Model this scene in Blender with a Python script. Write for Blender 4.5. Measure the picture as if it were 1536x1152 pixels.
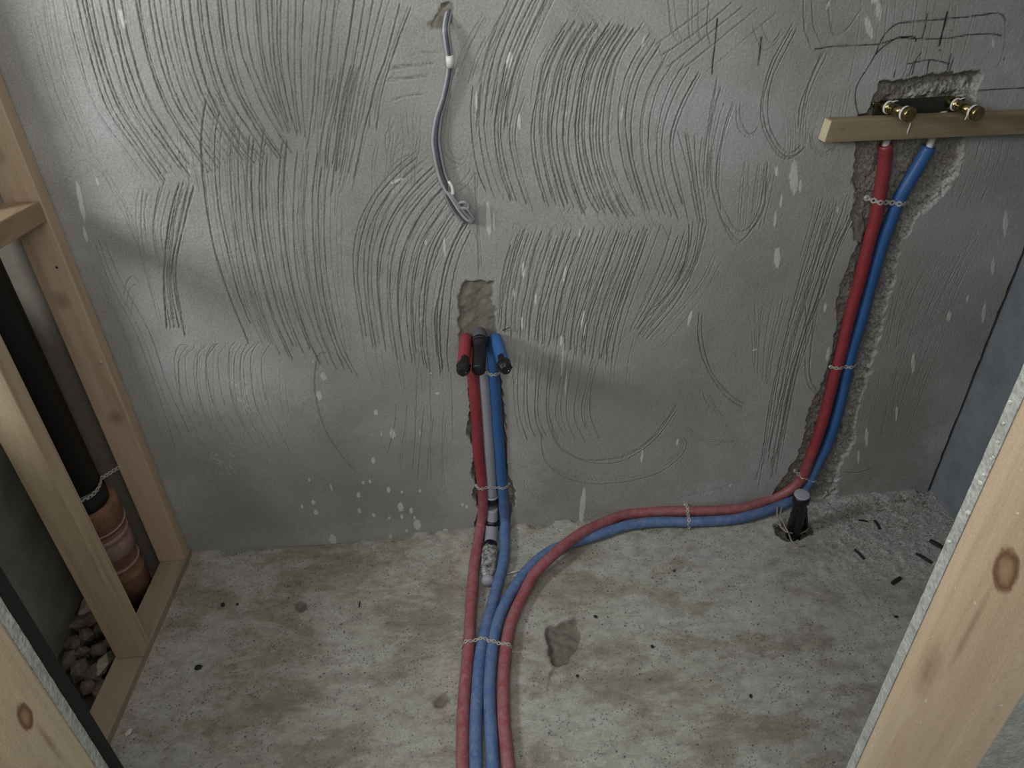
import bpy, bmesh, math, random
import numpy as np
from mathutils import Vector, Matrix

for o in list(bpy.data.objects):
    bpy.data.objects.remove(o)
S = bpy.context.scene
COL = S.collection
random.seed(7)
RNG = np.random.default_rng(11)

# ------------------------------------------------------------------ camera, world, light, exposure
FOC, CX, CY = 1198.0, 768.0, 576.0          # focal length in pixels of a 1536 x 1152 frame
CAMH, CAMD = 1.8, 1.685                     # height above floor, distance to the back wall
def _n(v): return v / np.linalg.norm(v)
DN = _n(np.array([49, 1603, 1198.0]))
XR = np.array([19732, -1500, 1198.0]); XR = _n(XR - DN * XR.dot(DN))
FW = np.cross(DN, XR); FW = FW if FW[2] > 0 else -FW
CAM = np.array([0, -CAMD, CAMH])

cam_data = bpy.data.cameras.new('camera')
cam = bpy.data.objects.new('camera', cam_data); COL.objects.link(cam)
cam_data.sensor_width = 36.0
cam_data.lens = FOC / 1536 * 36.0
cam_data.clip_start = 0.02
right = (XR[0], FW[0], -DN[0]); up = (-XR[1], -FW[1], DN[1]); back = (-XR[2], -FW[2], DN[2])
M = Matrix(((right[0], up[0], back[0], CAM[0]), (right[1], up[1], back[1], CAM[1]),
            (right[2], up[2], back[2], CAM[2]), (0, 0, 0, 1)))
cam.matrix_world = M
S.camera = cam

world = bpy.data.worlds.new('world'); S.world = world; world.use_nodes = True
world.node_tree.nodes['Background'].inputs[0].default_value = (0.86, 0.93, 1.0, 1)
world.node_tree.nodes['Background'].inputs[1].default_value = 0.29

def area(name, loc, target, size, energy, color, size_y=None):
    d = bpy.data.lights.new(name, 'AREA'); d.energy = energy; d.color = color
    d.shape = 'RECTANGLE'; d.size = size; d.size_y = size_y or size
    o = bpy.data.objects.new(name, d); COL.objects.link(o)
    o.location = loc
    o.rotation_euler = (Vector(target) - Vector(loc)).to_track_quat('-Z', 'Y').to_euler()
    return o
area('window_daylight', (-2.10, -0.98, 2.12), (0.35, 0.0, 0.45), 0.34, 37.0, (0.90, 0.97, 1.0), 0.5)
area('room_fill', (-0.40, -0.95, 2.4), (-0.2, -0.5, 0.0), 0.9, 6.0, (1.0, 0.975, 0.94), 0.7)  # unseen overhead lamp, added as soft fill for wall and floor
area('hall_fill', (0.0, -1.95, 2.25), (-0.05, 0.0, 0.4), 1.2, 12.0, (1.0, 0.97, 0.93), 0.5)  # unseen lamp above and behind the camera, added to lift the lower wall

S.view_settings.view_transform = 'Standard'
S.view_settings.look = 'None'
S.view_settings.gamma = 1.0
S.view_settings.exposure = 0.0
S.view_settings.use_curve_mapping = False

# ------------------------------------------------------------------ reading positions off the place
def ray(px, py):
    r = np.array([px - CX, py - CY, FOC]); return np.array([r @ XR, r @ FW, -(r @ DN)])
def on_wall(px, py, y=0.0):
    r = ray(px, py); return CAM + r * ((y - CAM[1]) / r[1])
def on_floor(px, py, z=0.0):
    r = ray(px, py); return CAM + r * ((z - CAM[2]) / r[2])
def on_x(px, py, x):
    r = ray(px, py); return CAM + r * ((x - CAM[0]) / r[0])
def first_hit(px, py, yw, zf):               # whichever comes first: plane y = yw or plane z = zf
    r = ray(px, py)
    t = min((yw - CAM[1]) / r[1], (zf - CAM[2]) / r[2] if r[2] < 0 else 1e9)
    return CAM + r * t

# ------------------------------------------------------------------ noise, curves
def _hash(i, j, seed):
    h = (i.astype(np.int64) * 374761393 + j.astype(np.int64) * 668265263 + seed * 982451653) & 0xffffffff
    h = ((h ^ (h >> 13)) * 1274126177) & 0xffffffff
    return ((h ^ (h >> 16)) & 0xffff) / 65535.0
def vnoise(x, y, seed=0):
    i = np.floor(x); j = np.floor(y); fx = x - i; fy = y - j
    fx = fx * fx * (3 - 2 * fx); fy = fy * fy * (3 - 2 * fy)
    a = _hash(i, j, seed); b = _hash(i + 1, j, seed); c = _hash(i, j + 1, seed); d = _hash(i + 1, j + 1, seed)
    return (a * (1 - fx) + b * fx) * (1 - fy) + (c * (1 - fx) + d * fx) * fy
def fbm(x, y, seed=0, o=4):
    s = 0; a = 0.5; t = 0
    for k in range(o):
        s = s + a * vnoise(x * 2 ** k, y * 2 ** k, seed + k); t += a; a *= 0.5
    return s / t
def sstep(a, b, x):
    t = np.clip((x - a) / (b - a), 0, 1); return t * t * (3 - 2 * t)

def catmull(P, n):
    P = np.asarray(P, float)
    if len(P) == 2:
        t = np.linspace(0, 1, n)[:, None]; return P[0] * (1 - t) + P[1] * t
    Q = np.vstack([2 * P[0] - P[1], P, 2 * P[-1] - P[-2]])
    seg = len(P) - 1
    u = np.linspace(0, seg, n); k = np.minimum(u.astype(int), seg - 1); t = (u - k)[:, None]
    a, b, c, d = Q[k], Q[k + 1], Q[k + 2], Q[k + 3]
    return 0.5 * (2 * b + (c - a) * t + (2 * a - 5 * b + 4 * c - d) * t ** 2 + (3 * b - a - 3 * c + d) * t ** 3)
def resample(P, step):
    P = np.asarray(P, float)
    d = np.r_[0, np.cumsum(np.linalg.norm(np.diff(P, axis=0), axis=1))]
    n = max(2, int(d[-1] / step) + 1); s = np.linspace(0, d[-1], n)
    return np.stack([np.interp(s, d, P[:, k]) for k in range(P.shape[1])], 1)
def smooth_path(P, it=2):
    P = np.asarray(P, float).copy()
    for _ in range(it):
        P[1:-1] = 0.25 * P[:-2] + 0.5 * P[1:-1] + 0.25 * P[2:]
    return P
def poly_sd(px, py, poly):                   # signed distance, inside positive
    poly = np.asarray(poly, float); n = len(poly)
    d = np.full(px.shape, 1e9); ins = np.zeros(px.shape, bool)
    for k in range(n):
        a = poly[k]; b = poly[(k + 1) % n]; e = b - a
        t = np.clip(((px - a[0]) * e[0] + (py - a[1]) * e[1]) / (e @ e + 1e-12), 0, 1)
        d = np.minimum(d, np.hypot(px - a[0] - t * e[0], py - a[1] - t * e[1]))
        if abs(e[1]) > 1e-12:
            c = ((a[1] > py) != (b[1] > py)) & (px < e[0] * (py - a[1]) / e[1] + a[0])
            ins ^= c
    return np.where(ins, d, -d)

# ------------------------------------------------------------------ materials
def lin(h):
    h = h.lstrip('#'); c = [int(h[k:k + 2], 16) / 255 for k in (0, 2, 4)]
    return tuple(v / 12.92 if v <= 0.04045 else ((v + 0.055) / 1.055) ** 2.4 for v in c) + (1,)
class Mat:
    def __init__(self, name, rough=0.7, metal=0.0, spec=0.4):
        self.m = bpy.data.materials.new(name); self.m.use_nodes = True
        self.t = self.m.node_tree; self.b = self.t.nodes['Principled BSDF']
        self.b.inputs['Roughness'].default_value = rough
        self.b.inputs['Metallic'].default_value = metal
        self.b.inputs['Specular IOR Level'].default_value = spec
    def n(self, typ, **kw):
        x = self.t.nodes.new(typ)
        for k, v in kw.items():
            if k.startswith('i_'):
                x.inputs[k[2:].replace('_', ' ')].default_value = v
            else: setattr(x, k, v)
        return x
    def l(self, a, b): self.t.links.new(a, b)
    def coords(self, scale=(1, 1, 1), kind='Object'):
        c = self.n('ShaderNodeTexCoord'); mp = self.n('ShaderNodeMapping')
        mp.inputs['Scale'].default_value = scale
        self.l(c.outputs[kind], mp.inputs[0]); return mp.outputs[0]
    def noise(self, vec, scale, detail=4, rough=0.55, dist=0.0):
        x = self.n('ShaderNodeTexNoise'); x.inputs['Scale'].default_value = scale
        x.inputs['Detail'].default_value = detail; x.inputs['Roughness'].default_value = rough
        x.inputs['Distortion'].default_value = dist
        if vec is not None: self.l(vec, x.inputs['Vector'])
        return x.outputs[0]
    def ramp(self, fac, stops):
        x = self.n('ShaderNodeValToRGB'); e = x.color_ramp.elements
        while len(e) < len(stops): e.new(0.5)
        for k, (p, c) in enumerate(stops):
            e[k].position = p; e[k].color = c if len(c) == 4 else tuple(c) + (1,)
        self.l(fac, x.inputs[0]); return x.outputs[0]
    def mix(self, fac, a, b, mode='MIX'):
        x = self.n('ShaderNodeMix', data_type='RGBA', blend_type=mode)
        for s, v in ((x.inputs[0], fac), (x.inputs[6], a), (x.inputs[7], b)):
            if hasattr(v, 'links'): self.l(v, s)
            else: s.default_value = v
        return x.outputs[2]
    def math(self, op, a, b=None, clamp=False):
        x = self.n('ShaderNodeMath', operation=op, use_clamp=clamp)
        for s, v in zip(x.inputs, (a, b)):
            if v is None: continue
            if hasattr(v, 'links'): self.l(v, s)
            else: s.default_value = v
        return x.outputs[0]
    def base(self, c):
        s = self.b.inputs['Base Color']
        if hasattr(c, 'links'): self.l(c, s)
        else: s.default_value = c
    def bump(self, h, strength=0.3, dist=0.002):
        x = self.n('ShaderNodeBump'); x.inputs['Strength'].default_value = strength
        x.inputs['Distance'].default_value = dist
        self.l(h, x.inputs['Height']); self.l(x.outputs[0], self.b.inputs['Normal'])
def g(a): return (a, a, a, 1)

def mat_plaster():
    k = Mat('scratched_plaster', 0.62, 0, 0.35)
    v = k.coords()
    big = k.noise(v, 2.2, 5, 0.6, 0.4); mid = k.noise(v, 11, 5, 0.6); fine = k.noise(v, 260, 3, 0.6)
    c = k.ramp(big, [(0.3, lin('#8d8b86')), (0.5, lin('#a09f9a')), (0.72, lin('#b6b6b5'))])
    c = k.mix(k.math('MULTIPLY', mid, 0.55), c, lin('#8b8984'))
    c = k.mix(0.35, c, k.ramp(fine, [(0.3, g(0.25)), (0.7, g(0.8))]), 'OVERLAY')
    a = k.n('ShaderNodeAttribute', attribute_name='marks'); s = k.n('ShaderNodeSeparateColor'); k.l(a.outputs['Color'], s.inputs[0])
    a2 = k.n('ShaderNodeAttribute', attribute_name='marks_two'); s2 = k.n('ShaderNodeSeparateColor'); k.l(a2.outputs['Color'], s2.inputs[0])
    # shade inside the scratches, painted as a darker plaster colour
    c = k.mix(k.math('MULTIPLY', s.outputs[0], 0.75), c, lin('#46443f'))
    # raw block in the chases
    grit = k.noise(v, 150, 7, 0.8); grit2 = k.noise(v, 30, 5, 0.7)
    raw = k.ramp(grit, [(0.34, lin('#5a5650')), (0.48, lin('#9c978f')), (0.6, lin('#bcb8b0')), (0.72, lin('#d6d3cd'))])
    raw = k.mix(k.math('MULTIPLY', grit2, 0.5), raw, lin('#746c61'))
    c = k.mix(s.outputs[1], c, raw)
    # dusty broken rim
    dust = k.ramp(grit, [(0.38, lin('#4c4a46')), (0.47, lin('#93918d')), (0.6, lin('#b9b7b2'))])
    c = k.mix(s2.outputs[0], c, dust)
    # smooth filling mortar, and the shaft wall darkened in place of shade
    fill = k.mix(k.noise(v, 45, 4), lin('#67625b'), lin('#857e70'))
    c = k.mix(s2.outputs[1], c, fill)
    # damp brown zones
    c = k.mix(k.math('MULTIPLY', s2.outputs[2], 0.6), c, lin('#7d776b'))
    # white splashes of primer, then pencil
    c = k.mix(s.outputs[2], c, lin('#c9c8c0'))
    c = k.mix(a.outputs['Alpha'], c, lin('#191919'))
    k.base(c)
    r = k.ramp(mid, [(0.3, g(0.55)), (0.7, g(0.75))])
    k.l(k.math('ADD', r, k.math('MULTIPLY', s.outputs[1], 0.3), True), k.b.inputs['Roughness'])
    hgt = k.math('ADD', k.math('MULTIPLY', fine, 0.5), k.math('MULTIPLY', k.noise(v, 620, 2), 0.5))
    k.bump(hgt, 0.35, 0.0015)
    return k.m
def mat_floor():
    k = Mat('concrete_floor', 0.8, 0, 0.3)
    v = k.coords()
    big = k.noise(k.coords((1.0, 1.9, 1)), 3.4, 9, 0.66, 0.4); mid = k.noise(k.coords((1.0, 1.6, 1)), 22, 9, 0.7, 0.25); fine = k.noise(v, 190, 4, 0.7)
    c = k.ramp(big, [(0.38, lin('#8e897f')), (0.46, lin('#9b968c')), (0.485, lin('#a5a29a')), (0.6, lin('#b0aea7'))])
    c = k.mix(0.6, c, k.ramp(mid, [(0.36, lin('#a8a399')), (0.47, lin('#cbc8c0')), (0.6, lin('#ecebe6'))]), 'MULTIPLY')
    c = k.mix(0.3, c, k.ramp(fine, [(0.3, g(0.2)), (0.7, g(0.85))]), 'OVERLAY')
    vo = k.n('ShaderNodeTexVoronoi'); vo.inputs['Scale'].default_value = 36
    k.l(v, vo.inputs['Vector'])
    pit = k.math('MULTIPLY', k.math('LESS_THAN', vo.outputs['Distance'], 0.11), k.math('GREATER_THAN', k.noise(v, 7, 3), 0.52))
    c = k.mix(k.math('MULTIPLY', pit, 0.75), c, lin('#3c3934'))
    v2 = k.n('ShaderNodeTexVoronoi'); v2.inputs['Scale'].default_value = 105; k.l(v, v2.inputs['Vector'])
    sp = k.math('MULTIPLY', k.math('LESS_THAN', v2.outputs['Distance'], 0.26), k.math('GREATER_THAN', k.noise(v, 16, 5, 0.7), 0.50))
    c = k.mix(k.math('MULTIPLY', sp, 0.6), c, lin('#55514a'))
    a = k.n('ShaderNodeAttribute', attribute_name='marks'); s = k.n('ShaderNodeSeparateColor'); k.l(a.outputs['Color'], s.inputs[0])
    c = k.mix(k.math('MULTIPLY', s.outputs[0], 0.9), c, k.mix(k.noise(v, 60, 5, 0.7), lin('#4a413b'), lin('#7c7068')))
    c = k.mix(k.math('MULTIPLY', s.outputs[1], 0.85), c, k.ramp(k.noise(v, 150, 5, 0.75), [(0.35, lin('#5d5a57')), (0.5, lin('#95928e')), (0.65, lin('#b7b4b3'))]))
    c = k.mix(s.outputs[2], c, lin('#3a342e'))
    c = k.mix(k.math('MULTIPLY', a.outputs['Alpha'], 0.5), c, lin('#7d94a8'))
    k.base(c)
    hgt = k.math('ADD', k.math('MULTIPLY', fine, 0.7), k.math('MULTIPLY', mid, 0.3))
    k.bump(hgt, 0.4, 0.003)
    return k.m
def mat_rough(name, c1, c2, scale=30, rough=0.85, bump=0.4, fine=220):
    k = Mat(name, rough, 0, 0.3); v = k.coords()
    n1 = k.noise(v, scale, 5, 0.65); n2 = k.noise(v, fine, 3)
    c = k.ramp(n1, [(0.32, lin(c1)), (0.68, lin(c2))])
    c = k.mix(0.3, c, k.ramp(n2, [(0.3, g(0.2)), (0.7, g(0.8))]), 'OVERLAY')
    k.base(c); k.bump(n2, bump, 0.003); return k.m
def mat_wood(name, axis, pale, dark, knots=(), streaks=(), rough=0.7, fleck=0.0, seed=0.0):
    """sawn softwood; grain runs along `axis`; knots/streaks are (centre, radii) in object space"""
    k = Mat(name, rough, 0, 0.3)
    sc = [26, 26, 26]; sc[axis] = 1.5
    tc = k.n('ShaderNodeTexCoord'); mp = k.n('ShaderNodeMapping'); mp.inputs['Scale'].default_value = sc
    mp.inputs['Location'].default_value = (seed, seed * 1.7, seed * 0.6)
    k.l(tc.outputs['Object'], mp.inputs[0]); v = mp.outputs[0]
    ob = tc.outputs['Object']
    g1 = k.noise(v, 1.0, 5, 0.6, 0.8); g2 = k.noise(v, 4.5, 4, 0.6, 0.3); pl = k.noise(ob, 6, 3); fn = k.noise(ob, 330, 3, 0.6)
    c = k.ramp(g1, [(0.3, lin(dark)), (0.5, lin(pale)), (0.7, tuple(min(1, 1.12 * t) for t in lin(pale)))])
    c = k.mix(k.math('MULTIPLY', g2, 0.55), c, lin(dark))
    c = k.mix(k.math('MULTIPLY', pl, 0.35), c, lin('#a89272'))
    c = k.mix(0.2, c, k.ramp(fn, [(0.3, g(0.25)), (0.7, g(0.8))]), 'OVERLAY')
    def fall(ctr, rad):
        s = k.n('ShaderNodeVectorMath', operation='SUBTRACT'); k.l(ob, s.inputs[0]); s.inputs[1].default_value = ctr
        d = k.n('ShaderNodeVectorMath', operation='DIVIDE'); k.l(s.outputs[0], d.inputs[0]); d.inputs[1].default_value = rad
        ln = k.n('ShaderNodeVectorMath', operation='LENGTH'); k.l(d.outputs[0], ln.inputs[0])
        return k.math('ADD', ln.outputs['Value'], k.math('MULTIPLY', k.math('SUBTRACT', k.noise(ob, 60, 3), 0.5), 0.6))
    for ctr, rad in knots:
        r = fall(ctr, rad)
        kc = k.ramp(r, [(0.0, lin('#a98a68')), (0.35, lin('#9a7b5e')), (0.62, lin('#71533d')), (0.8, lin('#93745a')), (1.0, lin(pale))])
        w = k.ramp(r, [(0.75, g(1.0)), (1.0, g(0.0))])
        c = k.mix(w, c, kc)
    for ctr, rad in streaks:
        w = k.ramp(fall(ctr, rad), [(0.1, g(0.5)), (1.0, g(0.0))])
        c = k.mix(w, c, lin('#6d4c33'))
    if fleck:
        vo = k.n('ShaderNodeTexVoronoi'); vo.inputs['Scale'].default_value = 70; k.l(ob, vo.inputs['Vector'])
        w = k.math('MULTIPLY', k.math('LESS_THAN', vo.outputs['Distance'], 0.16), k.math('GREATER_THAN', k.noise(ob, 22, 3), 0.60))
        c = k.mix(k.math('MULTIPLY', w, fleck), c, lin('#e4ddcc'))
    k.base(c)
    k.bump(k.math('ADD', g2, k.math('MULTIPLY', fn, 0.6)), 0.3, 0.002)
    return k.m
def mat_pipe(name, c1, c2, rough=0.42, dusty=0.5):
    """plastic sleeve; concrete dust settles on it near the floor and in smears"""
    k = Mat(name, rough, 0, 0.5); ob = k.coords()
    n1 = k.noise(ob, 16, 4, 0.6); n2 = k.noise(ob, 48, 6, 0.7, 0.8); n3 = k.noise(ob, 300, 3)
    c = k.mix(n1, lin(c1), lin(c2))
    sx = k.n('ShaderNodeSeparateXYZ'); k.l(ob, sx.inputs[0])
    low = k.n('ShaderNodeMapRange'); low.inputs['From Min'].default_value = 0.24; low.inputs['From Max'].default_value = 0.03
    low.inputs['To Min'].default_value = 0.10; low.inputs['To Max'].default_value = 1.0
    k.l(sx.outputs[2], low.inputs[0])
    d = k.ramp(n2, [(0.38, g(0.2)), (0.72, g(0.7))])
    d = k.math('MULTIPLY', k.math('MULTIPLY', d, low.outputs[0]), dusty)
    c = k.mix(d, c, lin('#a9a6a3'))
    sp = k.math('MULTIPLY', k.math('GREATER_THAN', n3, 0.66), 0.35)
    c = k.mix(k.math('MULTIPLY', sp, dusty), c, lin('#c9c6c2'))
    k.base(c)
    k.l(k.math('ADD', k.math('MULTIPLY', d, 0.5), rough, True), k.b.inputs['Roughness'])
    k.bump(n3, 0.12, 0.001)
    return k.m
def mat_plain(name, c, rough=0.5, metal=0.0, var=0.25, scale=60, bump=0.15):
    k = Mat(name, rough, metal, 0.5); ob = k.coords()
    n1 = k.noise(ob, scale, 4); cc = lin(c)
    c0 = tuple(t * (1 - var) for t in cc[:3]) + (1,); c1 = tuple(min(1, t * (1 + var)) for t in cc[:3]) + (1,)
    k.base(k.mix(n1, c0, c1)); k.bump(n1, bump, 0.001); return k.m

MT = dict(
    plaster=mat_plaster(), floor=mat_floor(),
    side=mat_rough('side_wall_plaster', '#6c6e73', '#818388', 9, 0.75, 0.25),
    block=mat_rough('shaft_block', '#807c74', '#9c9990', 7, 0.9, 0.5),
    red=mat_pipe('red_sleeve', '#76222a', '#99343c'),
    blue=mat_pipe('blue_sleeve', '#1d4779', '#2f639e'),
    grey=mat_pipe('grey_pvc', '#85878f', '#93959b', 0.5, 0.3),
    black=mat_plain('black_plastic', '#0f0f12', 0.42),
    strip=mat_plain('strip_black', '#0b0a09', 0.9),
    soil=mat_plain('soil_pipe_black', '#100e10', 0.5, 0, 0.3, 40, 0.1),
    tape=mat_plain('black_tape', '#131316', 0.36, 0, 0.4, 90, 0.5),
    white=mat_plain('white_plastic', '#cfcdc8', 0.45),
    ptfe=mat_plain('thread_tape', '#d8d6d0', 0.7),
    brass=mat_plain('brass', '#97855c', 0.22, 1.0, 0.2, 80, 0.05),
    bracket=mat_plain('bracket_steel', '#4d4f48', 0.45, 0.8),
    zinc=mat_plain('zinc_strap', '#b3b0a8', 0.5, 0.35, 0.3),
    elbow=mat_plain('dusty_elbow', '#54555a', 0.7, 0, 0.35, 50),
    wirel=mat_plain('pale_wire', '#a0a1a3', 0.4, 0, 0.3), wired=mat_plain('dark_wire', '#4e5054', 0.4, 0, 0.3),
    wire=mat_plain('grey_wire', '#85868a', 0.4, 0, 0.3),
    clay=mat_rough('clay_pipe', '#674b3c', '#87634e', 26, 0.7, 0.25),
    claypale=mat_rough('clay_pipe_pale', '#836a5e', '#9a8078', 26, 0.7, 0.25),
    stone=mat_rough('rubble_stone', '#4a423a', '#7a7065', 28, 0.95, 0.8, 120),
    palestone=mat_rough('rubble_stone_pale', '#8a8070', '#b1a793', 28, 0.95, 0.6, 120),
    soilbed=mat_rough('soil_bed', '#2f2923', '#4b4238', 20, 1.0, 0.9, 120),
    foil=mat_rough('smeared_tape', '#232325', '#b9b7b4', 75, 0.55, 0.6, 160),
    board=mat_rough('board_edge', '#9c9e95', '#b9bab2', 34, 0.9, 0.8, 150),
    fibre=mat_plain('fibre', '#8d8273', 0.8),
    chip=mat_plain('dark_chip', '#1d1a18', 0.8),
    sandstone=mat_plain('pale_chip', '#c2bfb4', 0.9),
)

# ------------------------------------------------------------------ mesh helpers
def mesh_obj(name, verts, faces, mat, parent=None, smooth=False):
    me = bpy.data.meshes.new(name); me.from_pydata([tuple(v) for v in verts], [], [tuple(f) for f in faces])
    me.update()
    if smooth: me.shade_smooth()
    mats = mat if isinstance(mat, (list, tuple)) else [mat]
    for m in mats: me.materials.append(m)
    o = bpy.data.objects.new(name, me); COL.objects.link(o)
    if parent is not None:
        o.parent = parent
        o.matrix_parent_inverse = parent.matrix_basis.inverted()
    return o
def bm_obj(name, bm, mat, parent=None, smooth=False):
    me = bpy.data.meshes.new(name); bm.to_mesh(me); bm.free()
    if smooth: me.shade_smooth()
    me.materials.append(mat)
    o = bpy.data.objects.new(name, me); COL.objects.link(o)
    if parent is not None:
        o.parent = parent; o.matrix_parent_inverse = parent.matrix_basis.inverted()
    return o
def thing(name, label, cat, loc=(0, 0, 0), group=None):
    o = bpy.data.objects.new(name, None); COL.objects.link(o); o.location = loc
    o.empty_display_size = 0.05
    return tag(o, label, cat, group)
def tag(o, label, cat, group=None, kind=None):
    o['label'] = label; o['category'] = cat
    if group: o['group'] = group
    if kind: o['kind'] = kind
    return o
def prism_bm(poly, z0, z1, bevel=0.003, seg=2):
    bm = bmesh.new()
    lo = [bm.verts.new((x, y, z0)) for x, y in poly]; hi = [bm.verts.new((x, y, z1)) for x, y in poly]
    bm.faces.new(lo[::-1]); bm.faces.new(hi); n = len(poly)
    for k in range(n): bm.faces.new((lo[k], lo[(k + 1) % n], hi[(k + 1) % n], hi[k]))
    bmesh.ops.recalc_face_normals(bm, faces=bm.faces)
    if bevel: bmesh.ops.bevel(bm, geom=bm.edges[:], offset=bevel, segments=seg, affect='EDGES', profile=0.6)
    return bm
def box_bm(x0, x1, y0, y1, z0, z1, bevel=0.003):
    return prism_bm([(x0, y0), (x1, y0), (x1, y1), (x0, y1)], z0, z1, bevel)
def frames(P):
    T = np.gradient(P, axis=0); T /= np.linalg.norm(T, axis=1)[:, None] + 1e-12
    N = np.zeros_like(P); a = np.array([0, 0, 1.0]) if abs(T[0][2]) < 0.9 else np.array([1.0, 0, 0])
    v = np.cross(T[0], a); v /= np.linalg.norm(v)
    for k in range(len(P)):
        v = v - T[k] * v.dot(T[k]); v /= np.linalg.norm(v) + 1e-12; N[k] = v
    return T, N, np.cross(T, N)
def tube_geo(P, r, seg=14, cap=True, wob=0.0, seed=0):
    P = np.asarray(P, float); n = len(P); r = np.broadcast_to(r, (n,)).astype(float)
    T, N, B = frames(P); rg = np.random.default_rng(seed)
    V = []; F = []
    for k in range(n):
        for s in range(seg):
            a = 2 * math.pi * s / seg; rr = r[k] * (1 + wob * rg.normal())
            V.append(P[k] + rr * (math.cos(a) * N[k] + math.sin(a) * B[k]))
    for k in range(n - 1):
        for s in range(seg):
            s2 = (s + 1) % seg
            F.append((k * seg + s, k * seg + s2, (k + 1) * seg + s2, (k + 1) * seg + s))
    if cap:
        F.append(tuple(range(seg))[::-1]); F.append(tuple(range((n - 1) * seg, n * seg)))
    return V, F
def tube(name, P, r, mat, parent=None, seg=14, wob=0.0, seed=0, smooth=True):
    V, F = tube_geo(P, r, seg, True, wob, seed)
    o = mesh_obj(name, V, F, mat, parent, False)
    if smooth:
        n = len(o.data.polygons); fl = np.ones(n, bool); fl[-2:] = False
        o.data.polygons.foreach_set('use_smooth', fl)
    return o
def lathe(name, prof, axis0, axis1, mat, parent=None, seg=24):
    """profile = (distance along the axis from axis0, radius)"""
    a0 = np.asarray(axis0, float); d = np.asarray(axis1, float) - a0; d /= np.linalg.norm(d)
    P = np.array([a0 + d * t for t, _ in prof]); r = np.array([q for _, q in prof])
    u = np.cross(d, [0, 0, 1.0] if abs(d[2]) < 0.9 else [1.0, 0, 0]); u /= np.linalg.norm(u); w = np.cross(d, u)
    V = []; F = []
    for k in range(len(P)):
        for s in range(seg):
            a = 2 * math.pi * s / seg; V.append(P[k] + r[k] * (math.cos(a) * u + math.sin(a) * w))
    for k in range(len(P) - 1):
        for s in range(seg):
            s2 = (s + 1) % seg; F.append((k * seg + s, k * seg + s2, (k + 1) * seg + s2, (k + 1) * seg + s))
    F.append(tuple(range(seg))[::-1]); F.append(tuple(range((len(P) - 1) * seg, len(P) * seg)))
    o = mesh_obj(name, V, F, mat, parent)
    bm = bmesh.new(); bm.from_mesh(o.data); bmesh.ops.recalc_face_normals(bm, faces=bm.faces); bm.to_mesh(o.data); bm.free()
    o.data.shade_auto_smooth(angle=math.radians(40)) if hasattr(o.data, 'shade_auto_smooth') else o.data.shade_smooth()
    return o
def rock_bm(size, seed, flat=1.0, sub=1):
    bm = bmesh.new(); bmesh.ops.create_icosphere(bm, subdivisions=sub, radius=1.0)
    rg = random.Random(seed); sx, sy, sz = (size * rg.uniform(0.7, 1.25) for _ in range(3))
    cuts = [Vector((rg.uniform(-1, 1), rg.uniform(-1, 1), rg.uniform(-1, 1))).normalized() for _ in range(7)]
    for v in bm.verts:
        for c in cuts:
            d = v.co.dot(c)
            if d > 0.68: v.co -= c * (d - 0.68)
        v.co *= rg.uniform(0.93, 1.07)
        v.co = Vector((v.co.x * sx, v.co.y * sy, v.co.z * sz * flat))
    return bm
def grid_mesh(name, X, Z, P, mat, attrs):
    """P: (nz, nx, 3) vertex positions"""
    nz, nx = P.shape[:2]
    me = bpy.data.meshes.new(name)
    idx = np.arange(nz * nx).reshape(nz, nx)
    q = np.stack([idx[:-1, :-1], idx[:-1, 1:], idx[1:, 1:], idx[1:, :-1]], -1).reshape(-1, 4)
    me.vertices.add(nz * nx); me.vertices.foreach_set('co', P.reshape(-1).astype(np.float32))
    nq = len(q)
    me.loops.add(nq * 4); me.loops.foreach_set('vertex_index', q.reshape(-1).astype(np.int32))
    me.polygons.add(nq); me.polygons.foreach_set('loop_start', (np.arange(nq) * 4).astype(np.int32))
    me.polygons.foreach_set('use_smooth', np.ones(nq, bool))
    me.update(calc_edges=True)
    for k, arr in attrs.items():
        a = me.attributes.new(k, 'FLOAT_COLOR', 'POINT'); a.data.foreach_set('color', arr.reshape(-1).astype(np.float32))
    me.materials.append(mat); me.validate()
    o = bpy.data.objects.new(name, me); COL.objects.link(o); o['kind'] = 'structure'
    return o

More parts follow.
